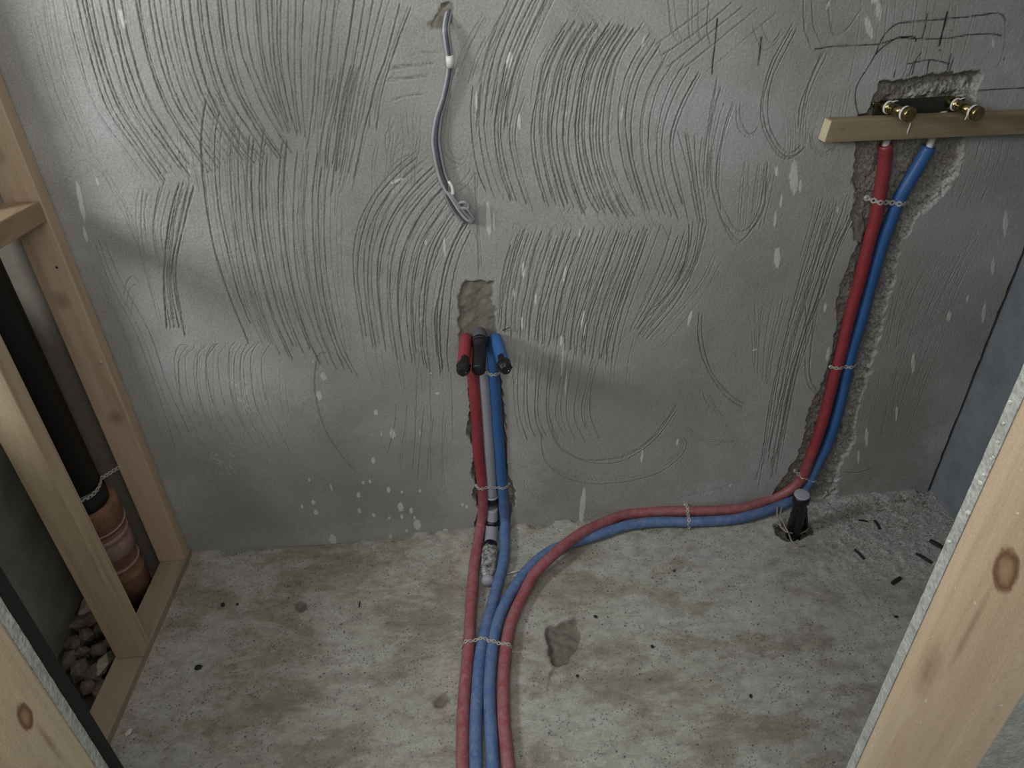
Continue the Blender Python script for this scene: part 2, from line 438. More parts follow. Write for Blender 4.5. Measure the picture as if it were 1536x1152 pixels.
# ================================================================== the scratched back wall
# every scratch family runs between two guide strokes (pixel positions read off the wall, turned into metres)
# (first stroke, last stroke, count, depth 0..1, jitter, trim, half width in metres)
W1, W2, W3 = 0.0015, 0.0013, 0.0011
FAMILIES = [
 ([(95,0),(108,60),(140,160),(185,228),(225,282)], [(360,0),(366,60),(385,130),(415,190),(450,240)], 25, 1.0, 2.0, .04, W1),
 ([(40,20),(58,90),(85,170),(120,240)], [(88,0),(102,80),(132,170),(165,240)], 6, .45, 2.5, .08, W2),
 ([(110,20),(122,80),(150,160),(190,220)], [(170,10),(185,90),(215,160),(250,225)], 8, .4, 3, .1, W3),
 ([(365,0),(372,70),(395,140),(430,205)], [(460,0),(456,80),(456,150),(458,215)], 10, .95, 2, .06, W1),
 ([(475,0),(470,80),(463,160),(455,230)], [(625,10),(600,75),(578,140),(570,200)], 13, .85, 2.5, .12, W1),
 ([(500,100),(490,150),(480,200),(474,260)], [(545,90),(530,150),(520,220),(512,270)], 9, .9, 2.5, .08, W1),
 ([(268,270),(252,330),(243,420),(250,500)], [(300,270),(285,330),(268,410),(290,518)], 8, .85, 2.2, .06, W1),
 ([(204,272),(200,310),(202,350),(212,400)], [(262,268),(250,310),(244,350),(252,410)], 6, .55, 2.5, .1, W2),
 ([(304,146),(297,210),(303,290),(315,360),(338,440),(372,524)], [(500,240),(494,300),(492,370),(500,450),(520,520),(548,580)], 20, .95, 2.2, .05, W1),
 ([(318,180),(335,250),(345,330),(352,400),(370,470),(395,525)], [(470,230),(468,300),(470,380),(480,440),(500,500),(520,560)], 10, .55, 3, .15, W3),
 ([(258,190),(262,240),(272,280)], [(460,270),(470,320),(476,360)], 14, .45, 4, .1, W3),
 ([(304,148),(312,143),(330,180),(352,215),(385,252)], [(324,148),(332,148),(350,190),(372,225),(400,255)], 3, .7, 2, .05, W2),
 ([(632,216),(590,250),(555,290),(533,340),(527,400),(535,470),(548,540)], [(714,340),(697,375),(685,410),(679,450),(674,490),(674,530),(678,575)], 20, 1.0, 1.8, .05, W1),
 ([(600,240),(566,280),(545,320),(530,360)], [(700,300),(665,340),(640,390),(625,440)], 10, .6, 2.5, .12, W3),
 ([(540,480),(552,540),(562,585)], [(640,470),(648,540),(652,595)], 8, .55, 3, .1, W3),
 ([(594,590),(592,640),(575,700)], [(680,620),(676,680),(682,750)], 9, .55, 3, .12, W2),
 ([(610,500),(604,560),(601,620)], [(690,560),(690,620),(695,680)], 7, .4, 3, .12, W3),
 ([(272,520),(262,524),(255,545),(262,600),(290,660)], [(412,510),(402,518),(393,545),(400,610),(440,690)], 14, .6, 2.5, .08, W2),
 ([(300,540),(310,600),(335,650)], [(430,540),(440,620),(470,680)], 10, .35, 4, .15, W3),
 ([(255,600),(275,660),(310,720)], [(400,600),(430,660),(500,730)], 9, .28, 5, .2, W2),
 ([(140,365),(165,425),(205,500),(240,600),(265,680)], [(154,355),(182,420),(224,500),(252,580),(288,660)], 3, .6, 1.5, .05, W2),
 ([(128,380),(160,450),(200,560),(240,680),(270,760)], [(150,420),(185,500),(225,600),(262,700),(300,790)], 5, .3, 2, .1, W3),
 ([(184,430),(190,408),(200,406),(210,420)], [(195,480),(200,450),(208,440),(218,448)], 3, .6, 2, .02, W3),
 ([(488,530),(476,526),(469,550),(469,582),(480,630),(510,686),(535,712)], [(494,528),(482,535),(475,560),(476,600),(490,650),(518,690),(540,715)], 2, .7, 1, .02, W2),
 ([(430,590),(470,640),(520,690)], [(450,640),(490,670),(540,695)], 5, .3, 4, .1, W3),
 ([(500,740),(600,752),(690,740)], [(330,770),(450,790),(560,770)], 5, .2, 4, .1, W2),
 ([(760,0),(735,60),(718,130),(712,200)], [(830,5),(795,80),(775,150),(768,200)], 14, .85, 2.5, .12, W1),
 ([(712,110),(706,180),(716,250),(734,300)], [(792,140),(776,200),(785,260),(806,325)], 8, .9, 2, .06, W2),
 ([(848,28),(815,85),(800,140),(793,200),(800,260),(818,322)], [(970,36),(933,94),(918,167),(918,236),(943,305),(965,336)], 20, 1.0, 2, .05, W1),
 ([(838,40),(805,100),(790,160)], [(945,30),(905,100),(890,150)], 18, .7, 3.5, .12, W2),
 ([(972,45),(938,100),(926,165),(930,240),(958,322)], [(1060,110),(1032,165),(1017,215),(1022,270),(1042,345)], 10, .9, 2, .05, W1),
 ([(845,15),(870,20),(885,60)], [(880,5),(905,30),(915,70)], 5, .5, 4, .1, W3),
 ([(769,342),(755,385),(748,425),(744,460),(742,500)], [(992,333),(970,392),(945,458),(929,515),(924,560)], 40, .9, 2.2, .07, W1),
 ([(765,370),(756,410),(750,450)], [(960,360),(935,410),(905,470)], 18, .5, 3, .1, W3),
 ([(1004,335),(985,395),(960,455),(940,500)], [(1058,350),(1036,410),(1000,460),(955,518)], 8, .75, 2, .06, W2),
 ([(1033,325),(1026,386),(1002,438),(960,475)], [(1064,330),(1050,390),(1020,450),(965,519)], 5, .9, 1.5, .04, W1),
 ([(1075,360),(1050,420),(1010,470),(970,510)], [(1085,390),(1055,445),(1020,490),(975,540)], 5, .4, 2, .08, W3),
 ([(1062,222),(1060,250),(1062,278),(1076,326),(1100,368),(1114,365),(1145,319),(1152,275),(1155,235)], [(1079,229),(1078,255),(1080,285),(1093,323),(1107,344),(1125,338),(1140,310),(1144,270),(1146,240)], 3, .7, 1.5, .02, W2),
 ([(1100,160),(1100,180),(1106,200),(1121,210),(1135,200)], [(1113,150),(1113,172),(1118,192),(1127,202),(1140,188)], 2, .7, 1, .02, W2),
 ([(1190,31),(1157,90),(1142,146),(1142,183),(1152,212),(1173,237),(1194,235),(1213,217)], [(1204,35),(1167,108),(1155,150),(1157,188),(1170,215),(1183,226),(1196,224),(1208,210)], 3, .85, 1, .02, W2),
 ([(1234,71),(1211,125),(1200,160),(1196,200)], [(1246,77),(1221,135),(1211,177),(1209,210)], 3, .7, 1.5, .05, W2),
 ([(1211,200),(1214,222),(1226,236),(1242,235),(1262,216)], [(1222,195),(1226,215),(1234,226),(1244,224),(1256,212)], 2, .6, 1, .02, W2),
 ([(1223,0),(1225,31),(1231,52),(1238,66)], [(1203,0),(1204,40),(1210,60),(1214,76)], 2, .7, 1, .02, W2),
 ([(1239,0),(1242,31),(1250,52),(1267,46),(1291,10)], [(1245,0),(1248,30),(1256,55),(1275,40),(1300,0)], 2, .65, 1, .02, W2),
 ([(1111,35),(1119,67),(1134,90),(1152,83),(1175,55)], [(1150,30),(1155,45),(1161,55),(1168,48),(1178,30)], 2, .6, 1, .02, W2),
 ([(985,88),(1040,50),(1100,0)], [(990,84),(1046,47),(1106,0)], 1, .9, 1, .02, W1),
 ([(996,103),(1040,69),(1119,4)], [(998,104),(1042,70),(1124,3)], 1, .9, 1, .02, W1),
 ([(1010,112),(1040,90),(1144,4)], [(1014,112),(1044,90),(1150,4)], 1, .8, 1, .02, W1),
 ([(975,70),(1040,25),(1070,0)], [(985,72),(1045,25),(1080,0)], 1, .7, 1, .02, W1),
 ([(1040,118),(1110,62),(1172,8)], [(1060,112),(1118,60),(1176,10)], 1, .5, 1, .02, W2),
 ([(990,0),(996,40),(1005,62)], [(1068,0),(1064,40),(1072,78)], 7, .6, 3, .1, W2),
 ([(958,30),(975,70),(988,96)], [(966,10),(985,60),(1000,90)], 3, .55, 3, .1, W3),
 ([(1070,100),(1060,160),(1050,230),(1052,300)], [(1104,148),(1085,215),(1078,270),(1082,320)], 8, .6, 2.5, .1, W2),
 ([(1013,194),(1030,255),(1042,312),(1046,340)], [(1056,200),(1052,250),(1060,312),(1062,345)], 5, .8, 2, .05, W1),
 ([(1115,235),(1110,300),(1105,360)], [(1168,240),(1156,300),(1145,350)], 12, .5, 2.5, .12, W3),
 ([(1170,175),(1175,200),(1172,240)], [(1210,170),(1212,200),(1208,240)], 8, .4, 3, .1, W3),
 ([(1230,130),(1215,190),(1205,240)], [(1280,120),(1270,180),(1262,240)], 8, .35, 3, .12, W3),
 ([(1290,0),(1285,60),(1270,140)], [(1400,0),(1390,60),(1380,110)], 9, .35, 4, .12, W3),
 ([(1340,0),(1335,60),(1320,115)], [(1470,20),(1460,70),(1450,110)], 7, .3, 4, .12, W3),
 ([(1235,300),(1215,370),(1195,440),(1175,515),(1156,602),(1142,680),(1132,738)], [(1290,320),(1262,380),(1240,440),(1216,502),(1200,560),(1182,640),(1166,725)], 13, .95, 3, .06, W2),
 ([(1225,290),(1210,350),(1195,400)], [(1280,290),(1268,340),(1250,390)], 9, .5, 3, .1, W3),
 ([(1118,455),(1125,500),(1128,560)], [(1192,440),(1167,520),(1152,590)], 13, .45, 3, .12, W3),
 ([(1207,440),(1209,500),(1208,552),(1214,580),(1230,598)], [(1240,440),(1226,500),(1218,550),(1220,570),(1232,590)], 3, .7, 1.5, .04, W2),
 ([(1045,467),(1044,500),(1050,535),(1077,586),(1114,616)], [(1056,467),(1056,507),(1070,559),(1102,596),(1126,608)], 2, .8, .6, .02, W2),
 ([(1048,576),(1052,592),(1063,614)], [(1066,590),(1075,612),(1090,630)], 3, .5, 1.5, .05, W3),
 ([(1027,634),(1050,652),(1077,658),(1114,659)], [(1022,645),(1050,662),(1080,667),(1110,668)], 3, .5, 1.5, .05, W2),
 ([(766,530),(764,580),(768,630),(782,668)], [(910,520),(898,570),(890,620),(907,663)], 16, .8, 2, .07, W2),
 ([(775,500),(770,540),(768,580)], [(845,500),(835,540),(830,580)], 9, .4, 3, .1, W3),
 ([(800,490),(790,540),(785,590)], [(966,490),(954,540),(950,590)], 16, .45, 3, .12, W3),
 ([(810,654),(815,690),(842,714),(876,724),(925,724),(983,710),(1019,685),(1029,663),(1020,655)], [(813,666),(823,695),(848,708),(883,714),(930,714),(978,702),(1010,685),(1021,666),(1014,655)], 3, .6, 1, .02, W2),
 ([(832,634),(830,656),(847,678),(881,695),(920,697),(954,685),(990,656),(1024,606)], [(826,630),(838,668),(860,685),(896,690),(939,680),(971,661),(995,633),(1017,598)], 3, .65, 1, .02, W2),
 ([(770,660),(785,700),(810,725)], [(810,700),(830,730),(870,745)], 6, .3, 3, .1, W3),
 ([(784,722),(786,739),(803,753)], [(800,720),(812,738),(835,750)], 3, .4, 2, .05, W3),
 ([(1040,740),(1090,725),(1130,712)], [(1000,750),(1050,742),(1100,735)], 4, .3, 2, .1, W2),
 ([(581,103),(610,97),(660,93)], [(582,107),(612,101),(658,97)], 3, .75, 1.5, .05, W2),
 ([(576,118),(610,116),(651,110)], [(578,121),(610,119),(648,114)], 2, .75, 1.5, .05, W2),
 ([(585,152),(605,144),(636,140)], [(586,156),(606,148),(634,144)], 2, .6, 1.5, .05, W2),
 ([(612,82),(640,78),(664,76)], [(612,86),(640,82),(662,79)], 2, .5, 1.5, .05, W3),
 ([(582,103),(592,110),(579,122)], [(583,104),(588,112),(580,124)], 2, .6, 1, .05, W3),
 ([(600,165),(606,190),(612,215)], [(640,170),(634,195),(630,222)], 8, .4, 5, .1, W3),
 ([(705,255),(708,300),(710,340),(712,420)], [(722,250),(720,310),(722,360),(726,420)], 3, .7, 1.5, .05, W2),
 ([(690,350),(702,380),(708,410)], [(728,330),(735,380),(742,420)], 3, .4, 2, .08, W3),
 ([(676,180),(672,215),(685,240),(700,240),(712,215)], [(680,120),(668,175),(662,215),(668,240),(690,252)], 3, .55, 2, .05, W2),
 ([(664,260),(690,245),(704,225)], [(680,300),(700,285),(712,262)], 4, .5, 2, .05, W2),
 ([(640,30),(620,32),(600,36)], [(600,18),(575,30),(570,38)], 3, .4, 3, .1, W3),
 ([(1300,420),(1290,470),(1280,520)], [(1500,330),(1440,450),(1400,560)], 26, .35, 8, .2, W3),
 ([(1300,540),(1290,600),(1280,660)], [(1440,480),(1400,580),(1370,680)], 18, .3, 7, .2, W3),
 ([(1450,150),(1430,230),(1405,310)], [(1530,150),(1510,240),(1480,330)], 14, .3, 6, .2, W3),
 ([(1262,706),(1285,708),(1310,700)], [(1264,708),(1287,710),(1312,703)], 1, .9, .5, .01, W2),
]
FAMILIES += [
 ([(562,205),(556,250),(560,300)], [(642,180),(632,235),(628,290)], 9, .5, 4, .1, W2),
 ([(585,150),(580,170),(592,215)], [(625,235),(600,250),(575,285)], 6, .5, 4, .1, W3),
 ([(470,30),(462,120),(458,230),(462,330)], [(540,60),(528,160),(516,260),(505,340)], 7, .5, 4, .08, W2),
 ([(90,0),(100,50),(120,110)], [(340,0),(350,60),(370,130)], 14, .35, 4, .1, W3),
 ([(520,110),(505,180),(497,240),(490,300)], [(578,110),(560,180),(545,240),(530,300)], 8, .8, 3, .1, W1),
 ([(150,250),(190,330),(215,400),(240,480)], [(190,300),(215,380),(230,440),(252,520)], 5, .4, 3, .1, W3),
 ([(100,230),(108,208),(118,206),(140,225),(175,270),(205,330)], [(112,268),(118,252),(130,250),(150,262),(185,310),(210,350)], 2, .6, 1.5, .02, W3),
 ([(440,250),(438,330),(450,420),(475,520)], [(520,300),(516,380),(522,450),(540,540)], 9, .6, 4, .1, W3),
 ([(640,290),(600,350),(575,420),(570,500)], [(690,350),(660,400),(640,460),(634,530)], 8, .5, 4, .1, W3),
 ([(830,250),(850,320),(870,345)], [(960,260),(985,330),(1000,350)], 9, .5, 4, .1, W3),
 ([(720,20),(690,70),(676,120)], [(770,30),(740,90),(722,150)], 7, .6, 4, .12, W2),
 ([(900,340),(905,330),(915,345),(925,360)], [(1000,345),(1005,335),(1012,350),(1020,365)], 8, .4, 3, .1, W3),
 ([(768,350),(772,338),(780,345),(790,365)], [(860,320),(864,310),(872,320),(880,338)], 8, .45, 3, .08, W3),
]
PENCIL = [
 ([(1313,82),(1322,60),(1333,45),(1348,35),(1375,32),(1420,28),(1460,24),(1490,20),(1503,22),(1507,30)], .0016, .9),
 ([(1222,74),(1255,69),(1300,67),(1318,66),(1332,62),(1346,57)], .0015, .85),
 ([(1313,82),(1325,70),(1346,57),(1362,55),(1372,56),(1374,62)], .0016, .95),
 ([(1346,56),(1375,58),(1400,58),(1425,57),(1455,52),(1490,51),(1502,54)], .0015, .85),
 ([(1507,30),(1506,60),(1502,85),(1495,100)], .0014, .4),
 ([(1391,20),(1388,40),(1383,57)], .0014, .85),
 ([(1421,17),(1417,35),(1412,55),(1409,68)], .0022, 1.0),
 ([(1313,82),(1300,104),(1288,123),(1283,140),(1284,158),(1288,172)], .0014, .9),
 ([(1361,96),(1380,92),(1395,90),(1410,92),(1424,96)], .0014, .9),
 ([(1381,80),(1374,90),(1368,112)], .0013, .9), ([(1371,92),(1366,105),(1363,114)], .0013, .9),
 ([(1394,90),(1392,100),(1390,112)], .0014, .85), ([(1427,81),(1424,92),(1421,106)], .0014, .9),
 ([(1431,87),(1427,98),(1424,107)], .0013, .85), ([(1343,105),(1341,116)], .0014, .9), ([(1357,106),(1354,116)], .0013, .7), ([(1361,111),(1360,114)], .0013, .9),
 ([(1468,136),(1490,134),(1536,132)], .0016, .9),
 ([(1076,28),(1073,60),(1069,92),(1068,110)], .0016, .95), ([(1142,56),(1140,75),(1137,98)], .0022, .75),
 ([(1408,75),(1412,76)], .0013, .8), ([(1507,87),(1505,90)], .0015, .8),
]
CHASE_RIGHT = [(1319,122),(1352,118),(1394,111),(1432,108),(1472,105),(1477,111),(1467,135),(1463,156),(1456,185),(1447,209),(1445,237),(1432,261),(1410,290),
 (1384,318),(1362,342),(1345,380),(1336,424),(1324,467),(1310,519),(1300,545),(1286,589),(1273,632),(1268,662),(1250,697),(1244,728),(1238,748),(1150,752),
 (1159,741),(1176,715),(1193,689),(1206,654),(1211,619),(1226,589),(1237,563),(1248,528),(1254,484),(1254,454),(1263,415),(1274,393),(1285,367),(1280,354),(1276,320),(1280,306),(1281,300),(1283,290),(1277,270),(1282,246),(1283,211),(1286,172),(1300,167),(1310,147)]
RIM_RIGHT = [
 [(1428,250),(1448,236),(1440,262),(1412,296),(1380,326),(1362,352),(1346,366),(1356,336),(1384,300),(1405,278)],
 [(1345,360),(1352,368),(1342,424),(1330,467),(1317,519),(1310,545),(1296,589),(1285,632),(1282,662),(1262,697),(1258,728),(1254,750),(1234,750),(1240,715),(1252,680),(1262,640),(1272,590),(1290,545),(1302,505),(1314,465),(1326,424),(1336,385)],
 [(1448,118),(1462,112),(1470,128),(1464,152),(1452,160),(1440,148)],
]
CHASE_CENTRE = [(692,503),(743,503),(748,530),(752,567),(756,601),(760,650),(762,700),(766,722),(773,738),(774,755),(768,770),(764,790),
 (712,798),(712,784),(718,766),(708,742),(712,727),(705,703),(711,690),(708,666),(700,651),(704,614),(701,567),(693,520)]
HOLE_CABLE = [(672,2),(680,6),(678,18),(678,32),(672,46),(664,42),(650,44),(648,38),(652,22),(661,18),(662,8)]
SMALL_PITS = [[(685,40),(692,42),(694,44),(690,46),(686,44)], [(778,172),(782,172),(781,176),(777,176)]]
FILL_PATCHES = [[(672,0),(682,4),(680,34),(672,48),(660,46),(646,46),(644,36),(650,20),(660,8)], [(690,430),(697,419),(710,422),(722,420),(731,423),(741,422),(743,436),(740,449),(745,460),(746,490),(747,512),(688,512),(688,487),(686,462),(685,445)], [(1277,322),(1301,322),(1304,345),(1296,366),(1284,372),(1278,350)], [(654,22),(670,14),(676,24),(664,42),(652,42)]]
DAMP = [([(250,600),(420,560),(560,640),(690,640),(690,790),(300,830)], .55), ([(780,520),(1000,520),(1150,560),(1150,740),(780,780)], .5),
 ([(1260,560),(1420,520),(1400,740),(1250,745)], .7), ([(760,440),(1100,480),(1100,560),(860,600)], .3), ([(500,20),(900,10),(880,60),(600,70)], .4), ([(1160,0),(1536,0),(1536,160),(1200,110)], .45)]
SPLASHES = [(184,28,4,17,0),(122,305,4,34,-.15),(128,352,3,12,-.1),(146,272,1.5,8,0),(764,90,5,13,-.2),(779,182,3,14,0),(715,152,2,16,0),(733,330,4,26,0),(741,330,2,14,0),(785,405,2.5,14,0),
 (847,412,2,14,-.1),(874,480,2,14,-.1),(878,495,1.5,12,-.1),(771,440,1.5,7,0),(804,450,2,10,0),(783,485,1.5,10,0),(842,512,3,9,0),(844,540,1.5,26,-.06),(849,575,1.2,20,-.04),(667,370,2,16,0),(639,363,2,4,0),
 (485,565,4.5,6.5,0),(479,594,4.5,7,0),(564,619,3.5,5,0),(589,651,5,7.5,0),(560,691,3.5,5,0),(555,722,2,3.5,0),(545,724,2,3,0),(583,735,3,4.5,0),(538,743,3,4.5,0),(470,754,3,4,0),(474,769,3.5,4.5,0),(539,766,2.5,4,0),
 (601,761,5,7,0),(617,766,3,5,0),(603,775,2.5,4,0),(626,787,6,8,0),(586,805,2.5,4,0),(500,811,6,10,0),(610,796,2,3,0),(453,760,2,3,0),(464,720,1.5,2.5,0),(561,773,3,3,.3),(622,777,2,3,0),(603,738,2,2.5,0),(630,736,2,2.5,0),(584,777,2,2,0),(497,732,1.2,6,0),
 (874,760,4.5,30,-.05),(1191,268,7,26,.2),(1166,386,5,18,.15),(1165,257,3,8,.3),(1201,280,2.5,11,.15),(1172,302,2,12,.1),(1163,330,2,14,.1),(1257,315,1.5,6,.15),(1304,42,5,20,.55),(1318,14,4,20,.35),(1242,8,2,7,0),
 (1509,335,4,22,.3),(1490,400,3,14,.25),(1476,470,3,16,.25),(1452,448,2,7,.2),(1424,475,3,9,.2),(1370,545,3,16,.25),(1345,620,2,12,.25),(1300,655,2.5,16,.25),(1288,685,2,10,.2),(1035,478,3,12,-.1),(963,685,2,10,0),(1016,664,2,6,0),(1238,462,2,8,.15),(1242,532,2.5,12,.1),(1132,525,5,1.5,.2),
 (1490,65,2,10,.4),(965,62,2,9,-.2),(933,170,1.8,13,-.1),(870,350,1.5,8,0),(850,170,1,4,0),(1313,1,8,4,0),(572,650,1,4,0),(630,648,1.2,4,0),(470,542,1,2,0),(656,590,4,2,0),(646,560,1.4,1.6,0),(700,760,2,3,0),(694,757,2,3,0),(1096,728,2,3,0),(668,795,4,2,0),(540,818,6,2.5,0),(599,270,9,2.5,.35),(590,274,5,2,.3)]
DUSTY = [[(575,235),(585,235),(600,300),(605,330),(592,330),(580,280)], [(612,380),(625,400),(640,470),(650,530),(640,560),(628,520),(618,440)], [(600,355),(612,350),(622,400),(610,400)], [(252,190),(300,240),(300,300),(260,250)], [(330,560),(370,560),(400,640),(360,620)], [(310,670),(360,680),(350,720),(310,710)]]
FLOOR_PITS = [
 ([(817,940),(834,937),(847,931),(855,929),(863,919),(866,928),(863,939),(873,950),(870,963),(860,981),(850,994),(838,1001),(829,997),(822,981),(821,966),(818,950)], .012, 0, 1.0),
 ([(835,1000),(830,998),(823,1012),(819,1036),(822,1036),(826,1016)], .005, 0, .8),
 ([(649,1053),(660,1042),(665,1040),(668,1038),(676,1050),(664,1062),(652,1062)], .005, 0, .9),
 ([(441,905),(452,900),(461,905),(460,914),(452,919),(444,915)], .004, 0, 1.0),
 ([(1160,788),(1175,780),(1195,782),(1218,786),(1220,800),(1200,810),(1180,812),(1165,803)], .022, 2, .7),
 ([(338,895),(330,912),(336,914),(342,900)], .002, 2, .0),
]
def wall_xz(pts): return np.array([on_wall(*p)[[0, 2]] for p in pts])

def build_back_wall():
    xs = np.concatenate([np.linspace(-1.30, -0.90, 40, endpoint=False), np.arange(-0.90, 1.437, 0.0014), [1.46]])
    zs = np.concatenate([np.linspace(-0.14, -0.012, 12, endpoint=False), np.arange(-0.012, 1.535, 0.0025), np.linspace(1.56, 2.4, 22)])
    X, Z = np.meshgrid(xs, zs); nz, nx = X.shape
    Y = np.zeros_like(X)                                    # + is into the wall
    i0 = 40; j0 = 12                                        # start of the fine block
    x0, dx, z0, dz = xs[i0], 0.0014, zs[j0], 0.0025
    nfx = nx - i0 - 1; nfz = nz - j0 - 22
    gro = np.zeros((nfz, nfx)); lip = np.zeros((nfz, nfx)); pen = np.zeros((nfz, nfx))
    def stamp(pts, amp, w, fields, scales):
        """pts (n,2) metres; amp (n,)"""
        ci = np.round((pts[:, 0] - x0) / dx).astype(int); cj = np.round((pts[:, 1] - z0) / dz).astype(int)
        R = max(scales) * w * 1.7; rx = int(R / dx) + 1; rz = int(R / dz) + 1
        for a in range(-rx, rx + 1):
            for b in range(-rz, rz + 1):
                ii = ci + a; jj = cj + b
                ok = (ii >= 0) & (ii < nfx) & (jj >= 0) & (jj < nfz)
                if not ok.any(): continue
                d2 = (x0 + ii * dx - pts[:, 0]) ** 2 + (z0 + jj * dz - pts[:, 1]) ** 2
                for f, sc in zip(fields, scales):
                    np.maximum.at(f, (jj[ok], ii[ok]), (amp * np.exp(-d2 / (w * sc) ** 2))[ok])
    def strokes_between(A, B, N, depth, jit, trim, wid, bank):
        ts = (np.arange(N) + 0.5) / N + RNG.normal(0, 0.30 / N, N) if N > 1 else [0.5]
        for t in ts:
            p = A * (1 - t) + B * t + RNG.normal(0, jit, 2) * 0.6
            p = p + RNG.normal(0, jit * 0.55, p.shape)
            c = catmull(p, 60)
            a0 = abs(RNG.normal(0, trim)) * 0.8; a1 = 1 - abs(RNG.normal(0, trim)) * 0.8
            if A[0, 1] < -5: a0 = 0
            c = c[int(a0 * 59):max(int(a1 * 59), int(a0 * 59) + 6) + 1]
            dd = depth * RNG.uniform(0.65, 1.12); ww = wid * RNG.uniform(0.8, 1.2)
            w = resample(np.array([on_wall(*q)[[0, 2]] for q in c[::2]]), 0.0010)
            s = np.arange(len(w)) * 0.0010
            w[:, 0] += 0.0006 * (vnoise(s * 60, s * 0 + RNG.uniform(0, 99), 5) - 0.5) * 2
            w += RNG.normal(0, 0.00025, w.shape)
            am = dd * (0.62 + 0.5 * vnoise(s * 35, s * 0 + RNG.uniform(0, 99), 9)) * (0.85 + 0.25 * RNG.random(len(w)))
            am *= np.clip(np.minimum(s, s[-1] - s) / 0.008, 0.2, 1)
            bank.setdefault(round(ww, 4), []).append((w, am))
    bank = {}
    for (A, B, N, depth, jit, trim, wid) in FAMILIES:
        A = np.array(A, float); B = np.array(B, float)
        for G in (A, B):
            if G[0, 1] < 6: G[0] += (G[0] - G[1]) / np.linalg.norm(G[0] - G[1]) * 40     # runs on above
        reps = [(N, depth)] if N < 5 else [(int(N * 1.05), depth), (int(N * 0.55), depth * 0.33)]
        for N, depth in reps: strokes_between(A, B, N, depth, jit, trim, wid, bank)
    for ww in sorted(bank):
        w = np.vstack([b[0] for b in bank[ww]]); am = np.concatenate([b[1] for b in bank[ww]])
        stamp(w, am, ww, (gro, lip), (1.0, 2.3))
    for pts, rad, dark in PENCIL:
        w = resample(wall_xz(catmull(pts, 30)), 0.001); s = np.arange(len(w)) * 0.001
        am = dark * (0.55 + 0.6 * vnoise(s * 120, s * 0 + RNG.uniform(0, 99), 3))
        stamp(w, am, rad, (pen,), (1.0,))
    fs = (slice(j0, j0 + nfz), slice(i0, i0 + nfx))
    Xf, Zf = X[fs], Z[fs]; Yf = np.zeros_like(Xf)
    # trowel waves and key-coat grain
    Yf += 0.004 * (fbm(Xf * 2.2, Zf * 2.6, 21, 3) - 0.5) + 0.0012 * (fbm(Xf * 16, Zf * 10, 31, 3) - 0.5)
    Yf += 0.0005 * (vnoise(Xf * 260, Zf * 190, 41) - 0.5)
    Yf += 0.0028 * gro - 0.0016 * np.clip(lip - gro, 0, 1) * np.clip(2.2 * vnoise(Xf * 330, Zf * 160, 43) - 0.25, 0, 1.6)
    Yf += 0.014 * sstep(1.427, 1.432, Xf + 0.003 * (vnoise(Zf * 40, Zf * 0, 44) - 0.5))      # open joint in the corner
    chase = np.zeros_like(Xf); rub = np.zeros_like(Xf); fill = np.zeros_like(Xf); spl = np.zeros_like(Xf); damp = np.zeros_like(Xf)
    def window(poly, m):
        a = np.array(poly); lo = a.min(0) - m; hi = a.max(0) + m
        i = np.searchsorted(Xf[0], [lo[0], hi[0]]); j = np.searchsorted(Zf[:, 0], [lo[1], hi[1]])
        return slice(j[0], j[1]), slice(i[0], i[1])
    def cut(poly_px, depth, edge, rough, y_off=0.0):
        P = wall_xz(poly_px); w = window(P, 0.05); x, z = Xf[w], Zf[w]
        sd = poly_sd(x, z, P) + 0.006 * (fbm(x * 70, z * 70, 51, 3) - 0.5) * 2
        m = sstep(0.0, edge, sd)
        gr = fbm(x * 45, z * 45, 61, 4) - 0.5
        gr2 = np.abs(fbm(x * 110, z * 110, 66, 3) - 0.5)
        Yf[w] = Yf[w] * (1 - m) + m * (depth + rough * (gr * 2.2 + gr2 * 1.4) + y_off)
        chase[w] = np.maximum(chase[w], sstep(0.0, 0.004, sd))
        for f in (gro, pen): f[w] *= 1 - chase[w]
        return P
    def patch(poly_px, field, soft, amount=1.0, nz_=0.01):
        P = wall_xz(poly_px); w = window(P, 0.06); x, z = Xf[w], Zf[w]
        sd = poly_sd(x, z, P) + nz_ * (fbm(x * 60, z * 60, 71, 3) - 0.5) * 2
        field[w] = np.maximum(field[w], amount * sstep(0, soft, sd)); return w, sd, x, z
    cut(CHASE_RIGHT, 0.024, 0.012, 0.010)
    cut(CHASE_CENTRE, 0.030, 0.005, 0.008)
    cut(HOLE_CABLE, 0.012, 0.004, 0.004)
    for pl in SMALL_PITS: cut(pl, 0.003, 0.004, 0.003)
    for pl in RIM_RIGHT:                                      # crumbled dusty rim with a wide bevel
        w, sd, x, z = patch(pl, rub, 0.008, 0.95, 0.012)
        m = sstep(0, 0.012, sd)
        Yf[w] = Yf[w] * (1 - 0.75 * m) + 0.75 * m * (0.012 + 0.010 * (fbm(x * 60, z * 60, 81, 4) - 0.5) * 2)
        gro[w] *= 1 - m
    for pl in FILL_PATCHES:
        w, sd, x, z = patch(pl, fill, 0.006, 1.0, 0.008)
        m = sstep(0, 0.008, sd)
        Yf[w] = Yf[w] * (1 - m) + m * (0.0045 + 0.004 * (fbm(x * 38, z * 38, 91, 4) - 0.5) * 2)
    for pl, am in DAMP: patch(pl, damp, 0.10, am, 0.05)
